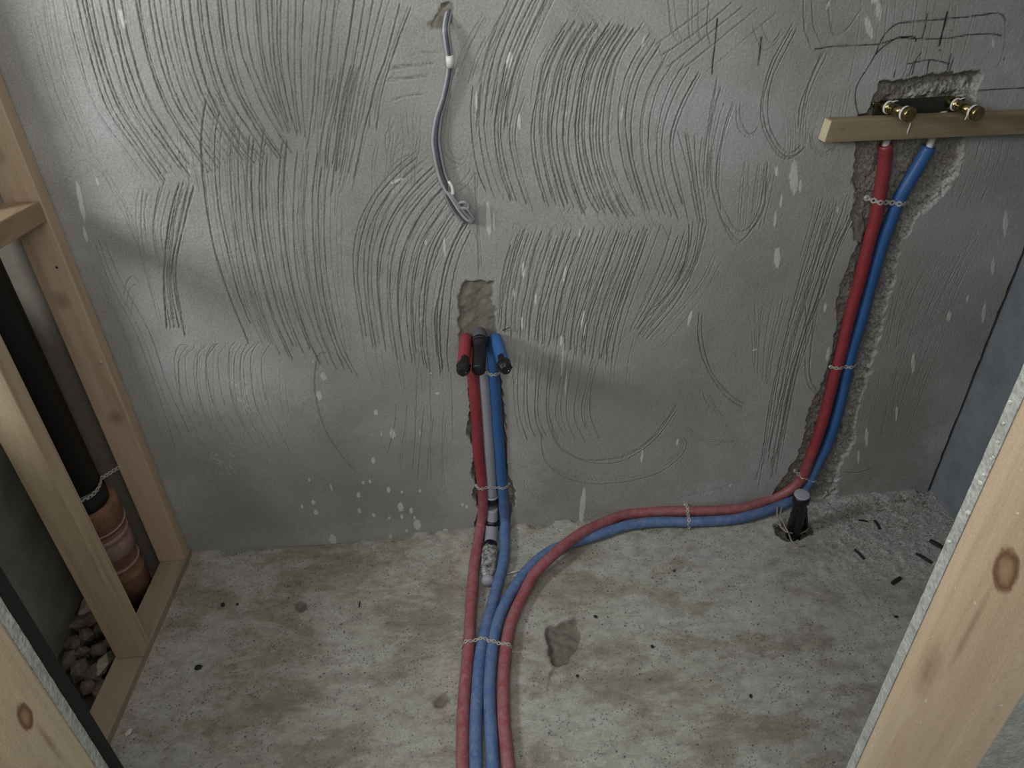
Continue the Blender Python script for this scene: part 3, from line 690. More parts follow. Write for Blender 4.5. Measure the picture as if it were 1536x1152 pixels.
    # splashes
    for (px, py, rx, rz, rot) in SPLASHES:
        c = on_wall(px, py); s = on_wall(px + 1, py)[0] - c[0]; sz = c[2] - on_wall(px, py + 1)[2]
        ax, az = max(rx * s, 0.0022), max(rz * sz, 0.0028)
        w = window([(c[0], c[2])], max(ax, az) * 1.6 + 0.004); x = Xf[w] - c[0]; z = Zf[w] - c[2]
        cr, sr = math.cos(rot), math.sin(rot); u = (x * cr + z * sr) / ax; v = (-x * sr + z * cr) / az
        ang = np.arctan2(v, u); rr = np.hypot(u, v) + 0.28 * (vnoise(ang * 2.5 + px, ang * 0 + py, 3) - 0.5) + 0.3 * (vnoise(x * 500, z * 300, 4) - 0.5)
        spl[w] = np.maximum(spl[w], (1 - sstep(0.82, 1.0, rr)) * 0.9)
        Yf[w] -= 0.0006 * (1 - sstep(0.7, 1.05, rr))
    # chalky dust in patches beside the scratches
    for pl in DUSTY:
        P = wall_xz(pl); w = window(P, 0.02); x, z = Xf[w], Zf[w]
        sd = poly_sd(x, z, P)
        spl[w] = np.maximum(spl[w], 0.3 * sstep(-0.01, 0.02, sd) * sstep(0.56, 0.68, fbm(x * 170, z * 120, 15, 3)))
    Y[fs] = Yf
    P = np.stack([X, Y, Z], -1)
    mk = np.zeros((nz, nx, 4)); m2 = np.zeros((nz, nx, 4)); m2[..., 3] = 1
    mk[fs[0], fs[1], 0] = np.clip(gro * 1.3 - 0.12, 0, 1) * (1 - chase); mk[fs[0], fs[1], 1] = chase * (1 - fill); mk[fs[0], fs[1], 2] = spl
    mk[fs[0], fs[1], 3] = np.clip(pen * 1.7 - 0.12, 0, 1)
    raw = 1 - sstep(-0.93, -0.915, X + 0.01 * (vnoise(Z * 30, X * 0, 5) - .5)); m2[..., 1] = raw  # unplastered shaft stretch, darkened in colour to stand for its shade
    m2[fs[0], fs[1], 0] = rub; m2[fs[0], fs[1], 1] = np.maximum(fill, raw[fs[0], fs[1]]); m2[fs[0], fs[1], 2] = damp
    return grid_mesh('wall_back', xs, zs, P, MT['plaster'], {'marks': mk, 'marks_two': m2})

# ================================================================== floor
PLATE_X0, PLATE_K = -0.836, 0.110                          # right edge of the sole plate: x = X0 + K*y
def build_floor():
    xs = np.concatenate([np.arange(-1.0, 1.44, 0.0046), [1.44, 1.7]])
    xs = np.concatenate([np.linspace(-1.25, -1.0, 30, endpoint=False), xs])
    ys = np.concatenate([np.linspace(-3.2, -1.15, 14, endpoint=False), np.arange(-1.15, 0.034, 0.0046)])
    X, Y = np.meshgrid(xs, ys); Z = np.zeros_like(X)
    Z += 0.004 * (fbm(X * 5, Y * 5, 121, 4) - 0.5) + 0.0016 * (fbm(X * 40, Y * 40, 131, 3) - 0.5) - 0.001
    mk = np.zeros(X.shape + (4,))
    def fxy(pts): return np.array([on_floor(*p)[:2] for p in pts])
    for pl, dep, ch, am in FLOOR_PITS:
        P = fxy(pl); sd = poly_sd(X, Y, P) + (0.007 if dep > .01 else 0.002) * (fbm(X * 60, Y * 60, 141, 3) - 0.5) * 2
        m = sstep(0, 0.008, sd)
        Z -= m * (dep + dep * 1.2 * (fbm(X * 55, Y * 55, 151, 3) - 0.5))
        mk[..., ch] = np.maximum(mk[..., ch], am * sstep(-0.003, 0.003, sd))
    # gritty, dusty corner on the right with uneven lumps of mortar
    d = np.hypot((X - 1.36) / 0.62, (Y + 0.06) / 0.42)
    gm = (1 - sstep(0.35, 1.1, d + 0.5 * (fbm(X * 9, Y * 9, 161, 3) - 0.5)))
    mk[..., 1] = np.maximum(mk[..., 1], gm)
    Z += gm * 0.0045 * np.clip(fbm(X * 60, Y * 60, 171, 4) - 0.48, 0, 1) * 4
    # mortar fillet along the foot of the wall
    f = sstep(-0.05, -0.005, Y) * sstep(0.45, 0.62, fbm(X * 14, Y * 20, 181, 3))
    Z -= 0.007 * sstep(-0.009, -0.002, Y) * (1 - f)
    Z += f * 0.008; mk[..., 1] = np.maximum(mk[..., 1], f * 0.2)
    # blue chalk smear
    P = fxy([(1015, 835), (1050, 826), (1100, 832), (1098, 842), (1040, 844)]); sd = poly_sd(X, Y, P) + 0.03 * (fbm(X * 25, Y * 40, 191, 3) - 0.5)
    mk[..., 3] = 0.5 * sstep(0.0, 0.03, sd)
    # the open shaft behind the sole plate
    edge = X - (PLATE_X0 - 0.073 + PLATE_K * Y)
    sh = (1 - sstep(-0.012, 0.004, edge + 0.01 * (fbm(X * 40, Y * 40, 201, 3) - 0.5))) * sstep(-0.95, -0.9, Y)
    Z -= sh * (0.085 + 0.04 * (fbm(X * 16, Y * 16, 211, 3) - 0.5)); mk[..., 2] = np.maximum(mk[..., 2], sh)
    P = np.stack([X, Y, Z], -1)
    return grid_mesh('floor', xs, ys, P, MT['floor'], {'marks': mk})

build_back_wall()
build_floor()
def struct(o): o['kind'] = 'structure'; return o
struct(bm_obj('wall_right', box_bm(1.437, 1.56, -1.118, 0.05, -0.05, 2.4, 0.004), MT['side']))
struct(bm_obj('wall_left', box_bm(-1.30, -1.165, -1.118, 0.0, -0.14, 1.05, 0.004), MT['block']))

# ================================================================== timber
def plate_x(y): return PLATE_X0 + PLATE_K * y
PZ = 0.024
WOOD_SHAFT = mat_wood('shaft_timber', 2, '#c2ab93', '#a08a73', [], [((-0.885, -0.045, 0.90), (0.026, 0.02, 0.03)), ((-0.872, -0.045, 0.56), (0.026, 0.02, 0.03)), ((-0.892, -0.045, 1.24), (0.02, 0.02, 0.03))], 0.7, 0.0, 1.0)
WOOD_SHAFT2 = mat_wood('shaft_timber_front', 2, '#c0ac8f', '#a18d73', [], [], 0.7, 0.0, 7.0)
WOOD_PLATE = mat_wood('plate_timber', 1, '#968a78', '#7a6d5d', [], [], 0.8, 0.15, 3.0)
WOOD_NOG = mat_wood('noggin_timber', 1, '#957d62', '#795f46', [], [], 0.75, 0.1, 5.0)

o = bm_obj('sole_plate', prism_bm([(plate_x(0) - .002, -0.001), (plate_x(-.001) - 0.075, -0.001), (plate_x(-0.95) - 0.075, -0.95), (plate_x(-0.95), -0.95)], -0.004, PZ, 0.003), WOOD_PLATE)
tag(o, 'flat timber sole plate on the floor under the two left studs', 'timber')
o = bm_obj('timber_stud', box_bm(-0.918, -0.843, -0.045, -0.004, PZ, 2.3, 0.003), WOOD_SHAFT)
tag(o, 'upright timber stud fixed against the scratched wall at the left', 'timber')
st = o
# screw hole with bright washer in that stud
c = on_wall(151, 544, -0.0455)
lathe('screw', [(0, 0.004), (0.0012, 0.0042), (0.0018, 0.003)], c + np.array([0, .0006, 0]), c + np.array([0, -1, 0]), MT['zinc'], st, 12)
c = on_wall(85, 401, -0.0455)
lathe('nail_head', [(0, 0.0028), (0.001, 0.003), (0.0014, 0.002)], c + np.array([0, .0006, 0]), c + np.array([0, -1, 0]), MT['chip'], st, 10)
o = bm_obj('timber_stud', box_bm(-0.944, -0.874, -0.366, -0.316, PZ, 2.3, 0.003), WOOD_SHAFT2)
tag(o, 'upright timber stud on the sole plate, in front of the black soil pipe', 'timber')
# noggin between these two studs, a little out of level
bm = prism_bm([(-0.918, -0.3155), (-0.918, -0.0455), (-0.846, -0.0455), (-0.858, -0.3155)], 0, 0.046, 0.003)
for v in bm.verts: v.co.z += 1.092 - 0.16 * (v.co.y + 0.0455)
o = bm_obj('noggin', bm, WOOD_NOG)
tag(o, 'short horizontal timber noggin between the two left studs', 'timber')

# door opening the picture is taken through: a stud and a board edge on either side
JR, JL = 0.524, -0.481
WOOD_R = mat_wood('door_stud_right', 2, '#d0ba9c', '#b59d80', [((JR, -1.205, 1.163), (0.03, 0.021, 0.033))],
                  [((JR, -1.200, 1.06), (0.02, 0.006, 0.10)), ((JR, -1.175, 0.95), (0.02, 0.02, 0.07))], 0.75, 0.75, 2.0)
WOOD_L = mat_wood('door_stud_left', 2, '#cabb9c', '#a99a7c', [((JL, -1.178, 1.036), (0.03, 0.013, 0.024))],
                  [((JL, -1.172, 0.975), (0.02, 0.006, 0.055)), ((JL, -1.21, 0.93), (0.02, 0.03, 0.06))], 0.75, 0.3, 9.0)
o = bm_obj('timber_stud', box_bm(JR, JR + 0.046, -1.253, -1.136, 0.0, 2.3, 0.004), WOOD_R)
tag(o, 'pale planed timber door stud with a round knot, at lower right', 'timber')
o = bm_obj('timber_stud', box_bm(JL - 0.046, JL, -1.253, -1.136, 0.0, 2.3, 0.004), WOOD_L)
tag(o, 'weathered timber door stud with a dark knot, at lower left corner', 'timber')
def board(name, x0, x1, edge_x, label):
    """sheet with a slightly torn edge facing the opening"""
    root = thing(name, label, 'board', ((x0 + x1) / 2, -1.128, 0))
    n = 260; zs = np.linspace(0.0, 2.3, n); V = []; F = []
    other = x1 if edge_x == x0 else x0; s = 1 if edge_x == x0 else -1
    for k, z in enumerate(zs):
        e1 = edge_x + s * 0.0007 * vnoise(np.array([z * 120]), np.array([1.0]), 5)[0]
        e2 = edge_x + s * 0.0009 * vnoise(np.array([z * 90]), np.array([7.0]), 6)[0]
        yn = -1.1352 - 0.0000 * vnoise(np.array([z * 70]), np.array([3.0]), 8)[0]
        V += [(other, -1.1352, z), (e1, yn, z), (e2, -1.120, z), (other, -1.120, z)]
    for k in range(n - 1):
        for q in range(4):
            F.append((k * 4 + q, k * 4 + (q + 1) % 4, k * 4 + 4 + (q + 1) % 4, k * 4 + 4 + q))
    F += [(0, 1, 2, 3), tuple((n - 1) * 4 + q for q in (3, 2, 1, 0))]
    o = mesh_obj('sheet', V, F, MT['board'], root)
    bm = bmesh.new(); bm.from_mesh(o.data); bmesh.ops.recalc_face_normals(bm, faces=bm.faces); bm.to_mesh(o.data); bm.free()
    return root
br = board('plasterboard', JR + 0.0005, 1.435, JR + 0.0005, 'grey green plasterboard edge beside the pale right door stud')
bl = board('plasterboard', -1.20, JL - 0.0005, JL - 0.0005, 'grey plasterboard edge beside the weathered left door stud')
# crumbs of filler sticking to the right board edge
rg = random.Random(4)
for k, (px, py) in enumerate([(1515, 603), (1505, 635), (1497, 663), (1490, 686), (1487, 688), (1476, 712), (1470, 724), (1424, 812), (1452, 768)]):
    c = on_x(px, py, JR); bm = rock_bm(0.0028 * rg.uniform(.7, 1.3), k + 900, 1.0)
    for v in bm.verts: v.co += Vector(c)
    bm_obj('filler_crumb', bm, MT['sandstone'], br)
o = bm_obj('black_strip', box_bm(JL - 0.006, JL + 0.0075, -1.119, -1.108, 0.0, 2.3, 0.002), MT['strip'])  # narrow black upright beside the left board edge
o.parent = None
tag(o, 'black upright strip along the left plasterboard edge', 'strip')

# batten that carries the two brass fittings
WOOD_BAT = mat_wood('batten_timber', 0, '#93836a', '#776850', [((0.868, -0.024, 1.183), (0.006, 0.02, 0.004)), ((1.28, -0.024, 1.158), (0.006, 0.02, 0.005))], [], 0.75, 0.1, 4.0)
a = on_wall(1231, 213, -0.024); b = on_wall(1236, 178, -0.024)
bat = thing('batten', 'horizontal timber batten across the chase below the brass fittings', 'timber', (0.83, -0.012, 1.18))
bx0, bx1, bz0, bz1 = 0.834, 1.432, 1.1535, 1.203
bm = box_bm(bx0, bx1, -0.024, -0.001, bz0, bz1, 0.0025)
for v in bm.verts:
    t = (v.co.x - bx0) / (bx1 - bx0); v.co.z -= 0.009 * t
    if v.co.x < bx0 + 0.01: v.co.x += 0.006 * (v.co.z - bz0) / (bz1 - bz0) - (0.004 if v.co.y > -0.012 else 0)
bm_obj('body', bm, WOOD_BAT, bat)
bm = prism_bm([(bx0 - 0.0062, -0.0012), (bx0 - 0.0012, -0.0238), (bx0 + 0.0005, -0.0238), (bx0 - 0.004, -0.0012)], bz0 + 0.002, bz1 - 0.002, 0.0006)
for v in bm.verts: v.co.x += 0.006 * (v.co.z - bz0) / (bz1 - bz0)
bm_obj('sawn_end', bm, mat_wood('sawn_end_grain', 2, '#cfc3a4', '#b7a888', [], [], 0.8), bat)['label'] = 'pale freshly sawn end'
# pencil-white plumb mark running down the batten below the left fitting
P = [on_wall(x, y, -0.0243) for x, y in [(1366, 184), (1365, 188), (1363, 193), (1361, 199), (1361, 202)]]
tube('white_mark', P, [.0012, .0014, .0016, .0014, .0010], MT['ptfe'], bat, 6)
# ================================================================== pipes
RP = 0.0157                                                 # sleeve radius
def px_path(pts, yw, zf, n=220):
    """pixel centreline -> 3D centreline lying in the chase (y = yw) or on the floor (z = zf)"""
    c = catmull(np.array([p[:2] for p in pts], float), n)
    z = np.interp(np.linspace(0, 1, n), np.linspace(0, 1, len(pts)), [p[2] if len(p) > 2 else zf for p in pts])
    P = np.array([first_hit(x, y, yw, zz) for (x, y), zz in zip(c, z)])
    return smooth_path(resample(P, 0.008), 10)
def stub(P, base_px, tip_px, L):
    """turn the top of an upright pipe out of the wall"""
    b = on_wall(*base_px, 0.0); t = on_wall(*tip_px, -L); y0 = P[-1][1]
    k = [P[-1], (b + P[-1]) / 2 * np.array([1, 0, 1]) + np.array([0, y0, 0]), np.array([b[0], y0 - 0.012, b[2] - 0.004]),
         np.array([b[0] * .75 + t[0] * .25, -0.036, b[2] * .75 + t[2] * .25 + 0.004]), np.array([b[0] * .4 + t[0] * .6, -L * .62, b[2] * .4 + t[2] * .6]), t]
    return np.vstack([P[:-1], resample(catmull(k, 60), 0.006)])
F0 = RP + 0.001
red_l = [(694,1180),(694,1152),(694,1112),(695,1073),(697,1034),(701,994),(704,955),(706,916),(709,876),(711,850),(714,830),(719,801),(724,771),(725,752),(723,727),(720,696),(717,680),(716,651),(714,614),(710,567),(706,530)]
blue_l = [(714,1180),(714,1152),(713,1112),(714,1073),(716,1034),(719,994),(724,963),(732,929),(741,897),(749,866),(755,845),(757,825),(757,797),(756,763),(754,737),(751,706),(750,680),(746,640),(744,601),(741,567),(739,530)]
red_r = [(764,1180),(763,1152),(761,1138),(758,1107),(755,1078),(755,1049),(755,1020),(758,981),(763,946),(774,914),(787,888,.018),(800,862,.03),(823,839,.042),(846,818,.044),(880,795,.036),(919,779,.026),(937,772),(983,767),(1024,767),(1075,766),(1112,763),(1140,755),(1170,743),(1192,730),(1205,714),(1214,689),(1226,658),(1239,615),(1252,563),(1262,528),(1274,476),(1291,415),(1306,354),(1314,327),(1320,290),(1326,255),(1328,230),(1328.5,217)]
blue_r = [(740,1180),(739,1152),(738,1125),(736,1086),(734,1049),(735,1013),(738,977),(742,951),(750,922),(761,899),(774,878),(787,860),(802,844),(823,828),(846,818),(880,808),(919,795),(937,789),(983,783),(1031,783),(1094,780),(1128,773),(1157,764),(1185,752),(1204,737),(1217,717),(1228,693),(1241,667),(1254,628),(1266,580),(1276,532),(1289,489),(1302,441),(1315,393),(1328,350),(1338,327),(1347,301),(1363,273),(1382,242),(1389,230),(1394,220)]
YC = 0.002
P = px_path(red_l, YC, F0); PRL = stub(P, (699,503), (695,552), .135)
t = thing('water_pipe', 'red sleeved water pipe ending in a taped stub beside the grey waste pipe', 'pipe', tuple(PRL[0]))
tube('sleeve', PRL, RP, MT['red'], t)
def tape_end(t, P, seed, half):
    T = P[-1] - P[-6]; T /= np.linalg.norm(T); e = P[-1]
    Q = np.array([e - T * 0.012, e - T * 0.008, e - T * 0.003, e + T * .003, e + T * 0.010, e + T * 0.019])
    tube('tape_cap', Q, np.array([1.06, 1.12, 1.10, 1.12, 1.02, 0.72]) * RP, MT['tape'], t, 12, 0.05, seed, False)['label'] = 'crumpled black tape wrap'
    u = np.cross(T, [0, 0, 1.0]); u /= np.linalg.norm(u); w = np.cross(u, T)
    bm = rock_bm(0.0055, seed + 1, 0.8)
    for v in bm.verts: v.co += Vector(e + T * 0.016 - w * 0.002 - u * 0.006)
    bm_obj('bare_tip', bm, MT['white'], t)
    # upper flap of tape running back along the sleeve
    sd_ = 1 - 2 * half; F = np.array([e - T * 0.036 + w * 0.0110, e - T * 0.028 + w * 0.0070 - u * .003 * sd_, e - T * 0.006 + w * 0.0050 - u * .002 * sd_])
    tube('tape_flap', F, [0.0045, 0.0105, 0.0122], MT['tape'], t, 9, 0.08, seed + 3, False)
tape_end(t, PRL, 3, 0)
P = px_path(blue_l, YC, F0); PBL = stub(P, (742,503), (757,549), .135)
t = thing('water_pipe', 'blue sleeved water pipe ending in a taped stub beside the grey waste pipe', 'pipe', tuple(PBL[0]))
tube('sleeve', PBL, RP, MT['blue'], t); tape_end(t, PBL, 8, 1)

PRR = px_path(red_r, YC, F0, 400)
t = thing('water_pipe', 'red sleeved water pipe curving right across the floor and up to the batten', 'pipe', tuple(PRR[0]))
tube('sleeve', PRR, RP, MT['red'], t)
e = PRR[-1]
tube('inner_pipe', catmull([e - np.array([0, 0, .01]), e, e + np.array([.002, .008, .022]), np.array([0.972, 0.012, 1.19]), np.array([0.974, 0.014, 1.206])], 24), 0.0082, MT['white'], t, 12)['label'] = 'bare white inner pipe'
PBR = px_path(blue_r, YC, F0, 400)
t = thing('water_pipe', 'blue sleeved water pipe curving right across the floor and up to the batten', 'pipe', tuple(PBR[0]))
tube('sleeve', PBR, RP, MT['blue'], t)
e = PBR[-1]; d = PBR[-1] - PBR[-5]; d /= np.linalg.norm(d)
tube('inner_pipe', catmull([e - d * .01, e, e + d * .022 + np.array([0, .007, 0]), np.array([1.112, 0.012, 1.19]), np.array([1.12, 0.014, 1.206])], 24), 0.0082, MT['white'], t, 12)['label'] = 'bare white inner pipe'

# ---- grey waste pipe
gx = [(725,560),(728,600),(731,640),(734,680),(736,715),(738,744)]
GP = smooth_path(resample(np.array([on_wall(x, y, 0.006) for x, y in gx]), 0.01), 3)
t = thing('waste_pipe', 'grey plastic waste pipe between the red and blue pipes, with a black stub', 'pipe', tuple(GP[-1]))
RG = 0.0165
top = np.array([GP[0][0] - .003, 0.006, 0.70])
tube('upright', np.vstack([GP[::-1], [top * .5 + GP[0] * .5, top]]), RG, MT['grey'], t, 18)
b = GP[-1]; d = GP[-1] - GP[-4]; d /= np.linalg.norm(d)
lathe('socket_ring', [(-.004, .0170), (-.001, .0185), (.002, .0185), (.003, .017)], b, b + d, MT['grey'], t)
lathe('rubber_collar', [(0, .0150), (.002, .0165), (.018, .0160), (.022, .0150)], b + d * .003, b + d, MT['black'], t)
# elbow at the top and the black stub that sticks out of the wall
tb = on_wall(719, 500, 0.0); tt = on_wall(718, 556, -0.14)
ax = tt - np.array([tb[0], 0, tb[2]]); ax /= np.linalg.norm(ax)
El = resample(catmull([top - np.array([0, 0, .02]), top, np.array([tb[0], 0.002, tb[2]]), np.array([tb[0], -0.02, tb[2] + .001]), np.array([tb[0], -0.034, tb[2] - .0005])], 40), .004)
tube('elbow', El, 0.0175, MT['elbow'], t, 20)['label'] = 'dusty grey elbow'
o0 = np.array([tb[0], -0.030, tb[2]]); ax = tt - o0; ax /= np.linalg.norm(ax); Ls = np.linalg.norm(tt - o0)
st = lathe('stub', [(0, .0185), (.002, .0205), (.022, .0205), (.026, .0172), (.04, .0170), (Ls - .002, .0170), (Ls, .0160), (Ls + .0005, .0)][:-1], o0, tt, MT['black'], t, 28)
st['label'] = 'matt black stub standing out of the wall'
lathe('lip', [(0, .0206), (.0015, .0216), (.005, .0216), (.0065, .0206)], o0 + ax * .005, tt, MT['black'], t, 28)
# lower part: leaves the chase and lies on the floor
lp = [(739,762),(739,774),(738,790),(737,806),(735,822),(733,845),(732,868)]
LP = np.array([on_floor(x, y, RG + .001) for x, y in lp])
LP[0] = on_wall(738.5, 763, 0.004); LP[1] = on_wall(738.8, 772, 0.0) if LP[1][1] > 0 else LP[1]
LP = smooth_path(resample(LP, .008), 4)
def seg_len(P, f0, f1): n = len(P); return P[int(f0 * (n - 1)):int(f1 * (n - 1)) + 1]
tube('bend', seg_len(LP, 0, .30), RG * .97, MT['grey'], t, 18)
tube('collar_ring', seg_len(LP, .17, .24), RG * 1.22, MT['black'], t, 18)
tube('coupling', seg_len(LP, .24, .56), RG * 1.12, MT['grey'], t, 18)
tube('coupling_ring', seg_len(LP, .53, .60), RG * 1.17, MT['black'], t, 18)
q = seg_len(LP, .58, 1.0); nq = len(q)
rr = RG * np.interp(np.linspace(0, 1, nq), [0, .12, .5, .85, .95, 1], [1.2, 1.42, 1.28, 1.2, 1.0, .72])
tube('end_wrap', q, rr, MT['foil'], t, 16, 0.075, 5)['label'] = 'pipe end wrapped in smeared silver tape'
lathe('end_cap', [(0, RG * 1.0), (.006, RG * 1.12), (.016, RG * 1.05), (.022, RG * .8)], q[-1] - (q[-1] - q[-2]) * .4, q[-1] + (q[-1] - q[-2]) * 3, MT['grey'], t, 16)

# ---- perforated fixing straps
def strap(label, path, normals_to, width, end_screws=(True, True), group='perforated fixing straps over the pipes', mat='zinc'):
    """a band of joined washers following a 3D path; normals_to = point or direction the flat side faces"""
    P = resample(catmull(path, 12 * len(path)), 0.0015)
    T, _, _ = frames(P); nd = np.asarray(normals_to, float)
    pitch = width * 1.25; s = np.r_[0, np.cumsum(np.linalg.norm(np.diff(P, axis=0), axis=1))]
    root = thing('pipe_strap', label, 'strap', tuple(P[0]), group)
    V = []; F = []; ro = width * .56; ri = width * .24; th = 0.0006; ns = 12
    nl = max(2, int(s[-1] / pitch))
    def frame_at(q):
        c = np.array([np.interp(q, s, P[:, k]) for k in range(3)]); tt = np.array([np.interp(q, s, T[:, k]) for k in range(3)])
        tt /= np.linalg.norm(tt) + 1e-9
        b = np.cross(nd, tt); b /= np.linalg.norm(b) + 1e-9
        return c, tt, b, np.cross(tt, b)
    for k in range(nl):
        q = (k + .5) * s[-1] / nl; i0 = len(V)
        for rad in (ro, ri):
            for lay in (0, 1):
                for a in range(ns):
                    an = 2 * math.pi * a / ns
                    c, tt, b, nn = frame_at(np.clip(q + rad * math.cos(an), 0, s[-1]))
                    V.append(c + b * rad * math.sin(an) + nn * th * (1 if lay else -1))
        def I(r, l, a): return i0 + (r * 2 + l) * ns + a % ns
        for a in range(ns):
            F += [(I(0, 1, a), I(0, 1, a + 1), I(1, 1, a + 1), I(1, 1, a)), (I(0, 0, a + 1), I(0, 0, a), I(1, 0, a), I(1, 0, a + 1)),
                  (I(0, 0, a), I(0, 0, a + 1), I(0, 1, a + 1), I(0, 1, a)), (I(1, 0, a + 1), I(1, 0, a), I(1, 1, a), I(1, 1, a + 1))]
        if k < nl - 1:                                       # web to the next washer
            i0 = len(V); q2 = (k + 1.5) * s[-1] / nl
            for qq, hw in ((q + ro * .75, width * .34), ((q + q2) / 2, width * .26), (q2 - ro * .75, width * .34)):
                c, tt, b, nn = frame_at(qq)
                for sb in (-1, 1):
                    for sn in (-1, 1): V.append(c + b * hw * sb + nn * th * sn)
            for m in range(2):
                a0 = i0 + m * 4; b0 = a0 + 4
                F += [(a0 + 1, a0 + 3, b0 + 3, b0 + 1), (a0 + 2, a0, b0, b0 + 2), (a0, a0 + 1, b0 + 1, b0), (a0 + 3, a0 + 2, b0 + 2, b0 + 3)]
    mesh_obj('band', V, F, MT[mat], root)
    for on, idx in ((end_screws[0], 0), (end_screws[1], -1)):
        if not on: continue
        c, tt, b, nn = frame_at(s[idx] - (ro * .9 if idx else -ro * .9))
        lathe('screw', [(0, width * .22), (.0012, width * .34), (.0026, width * .30), (.0034, width * .14)], c + nn * .0004, c + nn, MT['zinc'], root, 10)
    return root
R = RP + .0012
def near(P, px, py):                                        # point of a pipe centreline seen nearest to a pixel
    d = P - CAM; z = d @ np.array([XR[2], FW[2], -DN[2]])
    u = CX + FOC * (d @ np.array([XR[0], FW[0], -DN[0]])) / z; v = CY + FOC * (d @ np.array([XR[1], FW[1], -DN[1]])) / z
    return P[np.argmin((u - px) ** 2 + (v - py) ** 2)]
def over(pts, up):                                          # humps over pipe tops, dips in between
    out = []; up = np.asarray(up, float)
    for k, c in enumerate(pts):
        ta = (pts[min(k + 1, len(pts) - 1)] - pts[max(k - 1, 0)]) if len(pts) > 1 else np.array([1.0, 0, 0]); ta -= up * ta.dot(up); ta /= np.linalg.norm(ta)
        out += [c - ta * R * .72 + up * R * .72, c + up * R, c + ta * R * .72 + up * R * .72]
    return out
UPZ, OUT = (0, 0, 1.0), (0, -1.0, 0)
p4 = [near(PRL, 703, 967), near(PBL, 723, 965), near(PBR, 740, 968), near(PRR, 760, 972)]
a = on_floor(693, 972, .0015); b = on_floor(769, 979, .0015)
strap('perforated strap over four pipes side by side on the floor', [a] + over(p4, UPZ) + [b], UPZ, 0.0105)
pw = [near(PRL, 723, 728), near(GP, 736, 727), near(PBL, 754, 727)]
a = on_wall(713, 726, .004); b = on_wall(765, 724, .004)
strap('perforated strap holding red, grey and blue pipes low in the centre chase', [a] + over([pw[0]], OUT) + [pw[1] + np.array([0, -RG - .0012, 0])] + over([pw[2]], OUT) + [b], OUT, 0.0095)
p = near(PBL, 741, 555); a = on_wall(728, 557, -.012); b = on_wall(752, 556, .000)
strap('short perforated strap across the blue pipe just under the three stubs', [a] + over([p], OUT) + [b], OUT, 0.0095, (False, True))
p1 = near(PRR, 1319, 298); p2 = near(PBR, 1348, 301); a = on_wall(1295, 295, .004); b = on_wall(1362, 303, .006)
strap('shiny perforated strap highest on the right chase, under the batten', [a] + over([p1, p2], OUT) + [b], OUT, 0.0125)
p1 = near(PRR, 1256, 548); p2 = near(PBR, 1272, 547); a = on_wall(1242, 549, -.001); b = on_wall(1288, 543, .006)
strap('perforated strap halfway up the right chase over red and blue pipes', [a] + over([p1, p2], OUT) + [b], OUT, 0.0105)
p1 = near(PRR, 1203, 714); p2 = near(PBR, 1216, 721); a = on_wall(1190, 704, .004); b = on_wall(1224, 724, .004)
strap('dusty perforated strap at the bend where pipes enter the right chase', [a] + over([p1, p2], (0, -.8, .6)) + [b], (0, -.8, .6), 0.0115)
p1 = near(PRR, 1030, 767); p2 = near(PBR, 1032, 783); a = on_wall(1025, 757, -.002); b = on_floor(1034, 794, .0015)
strap('perforated strap over both pipes at the foot of the wall', [a, np.array([p1[0], -.006, p1[2] + R * .9])] + over([p1, p2], UPZ)[1:] + [b], (0, -.35, 1), 0.0105)

# ---- soil pipe in the shaft
SX, SY = -0.998, -0.110
t = thing('soil_pipe', 'black vertical soil pipe in a clay socket behind the left studs', 'pipe', (SX, SY, -0.06))
lathe('black_pipe', [(0, .055), (1.95, .055)], (SX, SY, 0.34), (SX, SY, 2.3), MT['soil'], t, 40)
lathe('black_spigot', [(0, .058), (.03, .0595), (.06, .0595), (.075, .0555)], (SX, SY, 0.33), (SX, SY, 1), MT['black'], t, 40)
cl = lathe('clay_socket', [(-.07, .056), (.02, .056), (.03, .060), (.036, .060), (.042, .056), (.10, .055), (.112, .061), (.12, .063), (.128, .060), (.17, .058), (.19, .066), (.21, .068)], (SX + .012, SY, 0.05), (SX + .003, SY, 0.30), MT['clay'], t, 40)
lathe('clay_collar', [(0, .0655), (.004, .070), (.05, .071), (.058, .073), (.085, .073), (.09, .070), (.0905, .058)], (SX + .003, SY, 0.255), (SX, SY, 0.6), MT['clay'], t, 40)
lathe('clay_joint', [(0, .058), (.006, .0645), (.05, .0655), (.06, .061), (.066, .0665), (.08, .066)], (SX + .007, SY, 0.165), (SX + .003, SY, 0.5), MT['claypale'], t, 40)
def ring(z, r, th, m, nm):
    lathe(nm, [(0, r), (th * .3, r + .0018), (th * .7, r + .0018), (th, r)], (SX + .004, SY, z), (SX + .004, SY, z + 1), m, t, 40)
ring(0.268, .0708, .005, MT['claypale'], 'mould_ring'); ring(0.123, .0640, .004, MT['claypale'], 'mould_ring'); ring(0.085, .0600, .004, MT['claypale'], 'mould_ring')
th = np.linspace(-2.6, .25, 26); rs = .0575
P = [np.array([SX + rs * math.cos(a), SY + rs * math.sin(a), .405 + .012 * math.sin(a)]) for a in th]
P += [np.array([SX + .075, SY + .05, .40]), np.array([SX + .098, -0.02, .392]), np.array([SX + .112, -0.004, .39])]
rt = thing('pipe_strap', 'perforated chain strap round the black soil pipe at the left', 'strap', tuple(P[10]))
PP = resample(np.array(P), .0015)
V = []; F = []
s = np.r_[0, np.cumsum(np.linalg.norm(np.diff(PP, axis=0), axis=1))]; nl = int(s[-1] / .012)
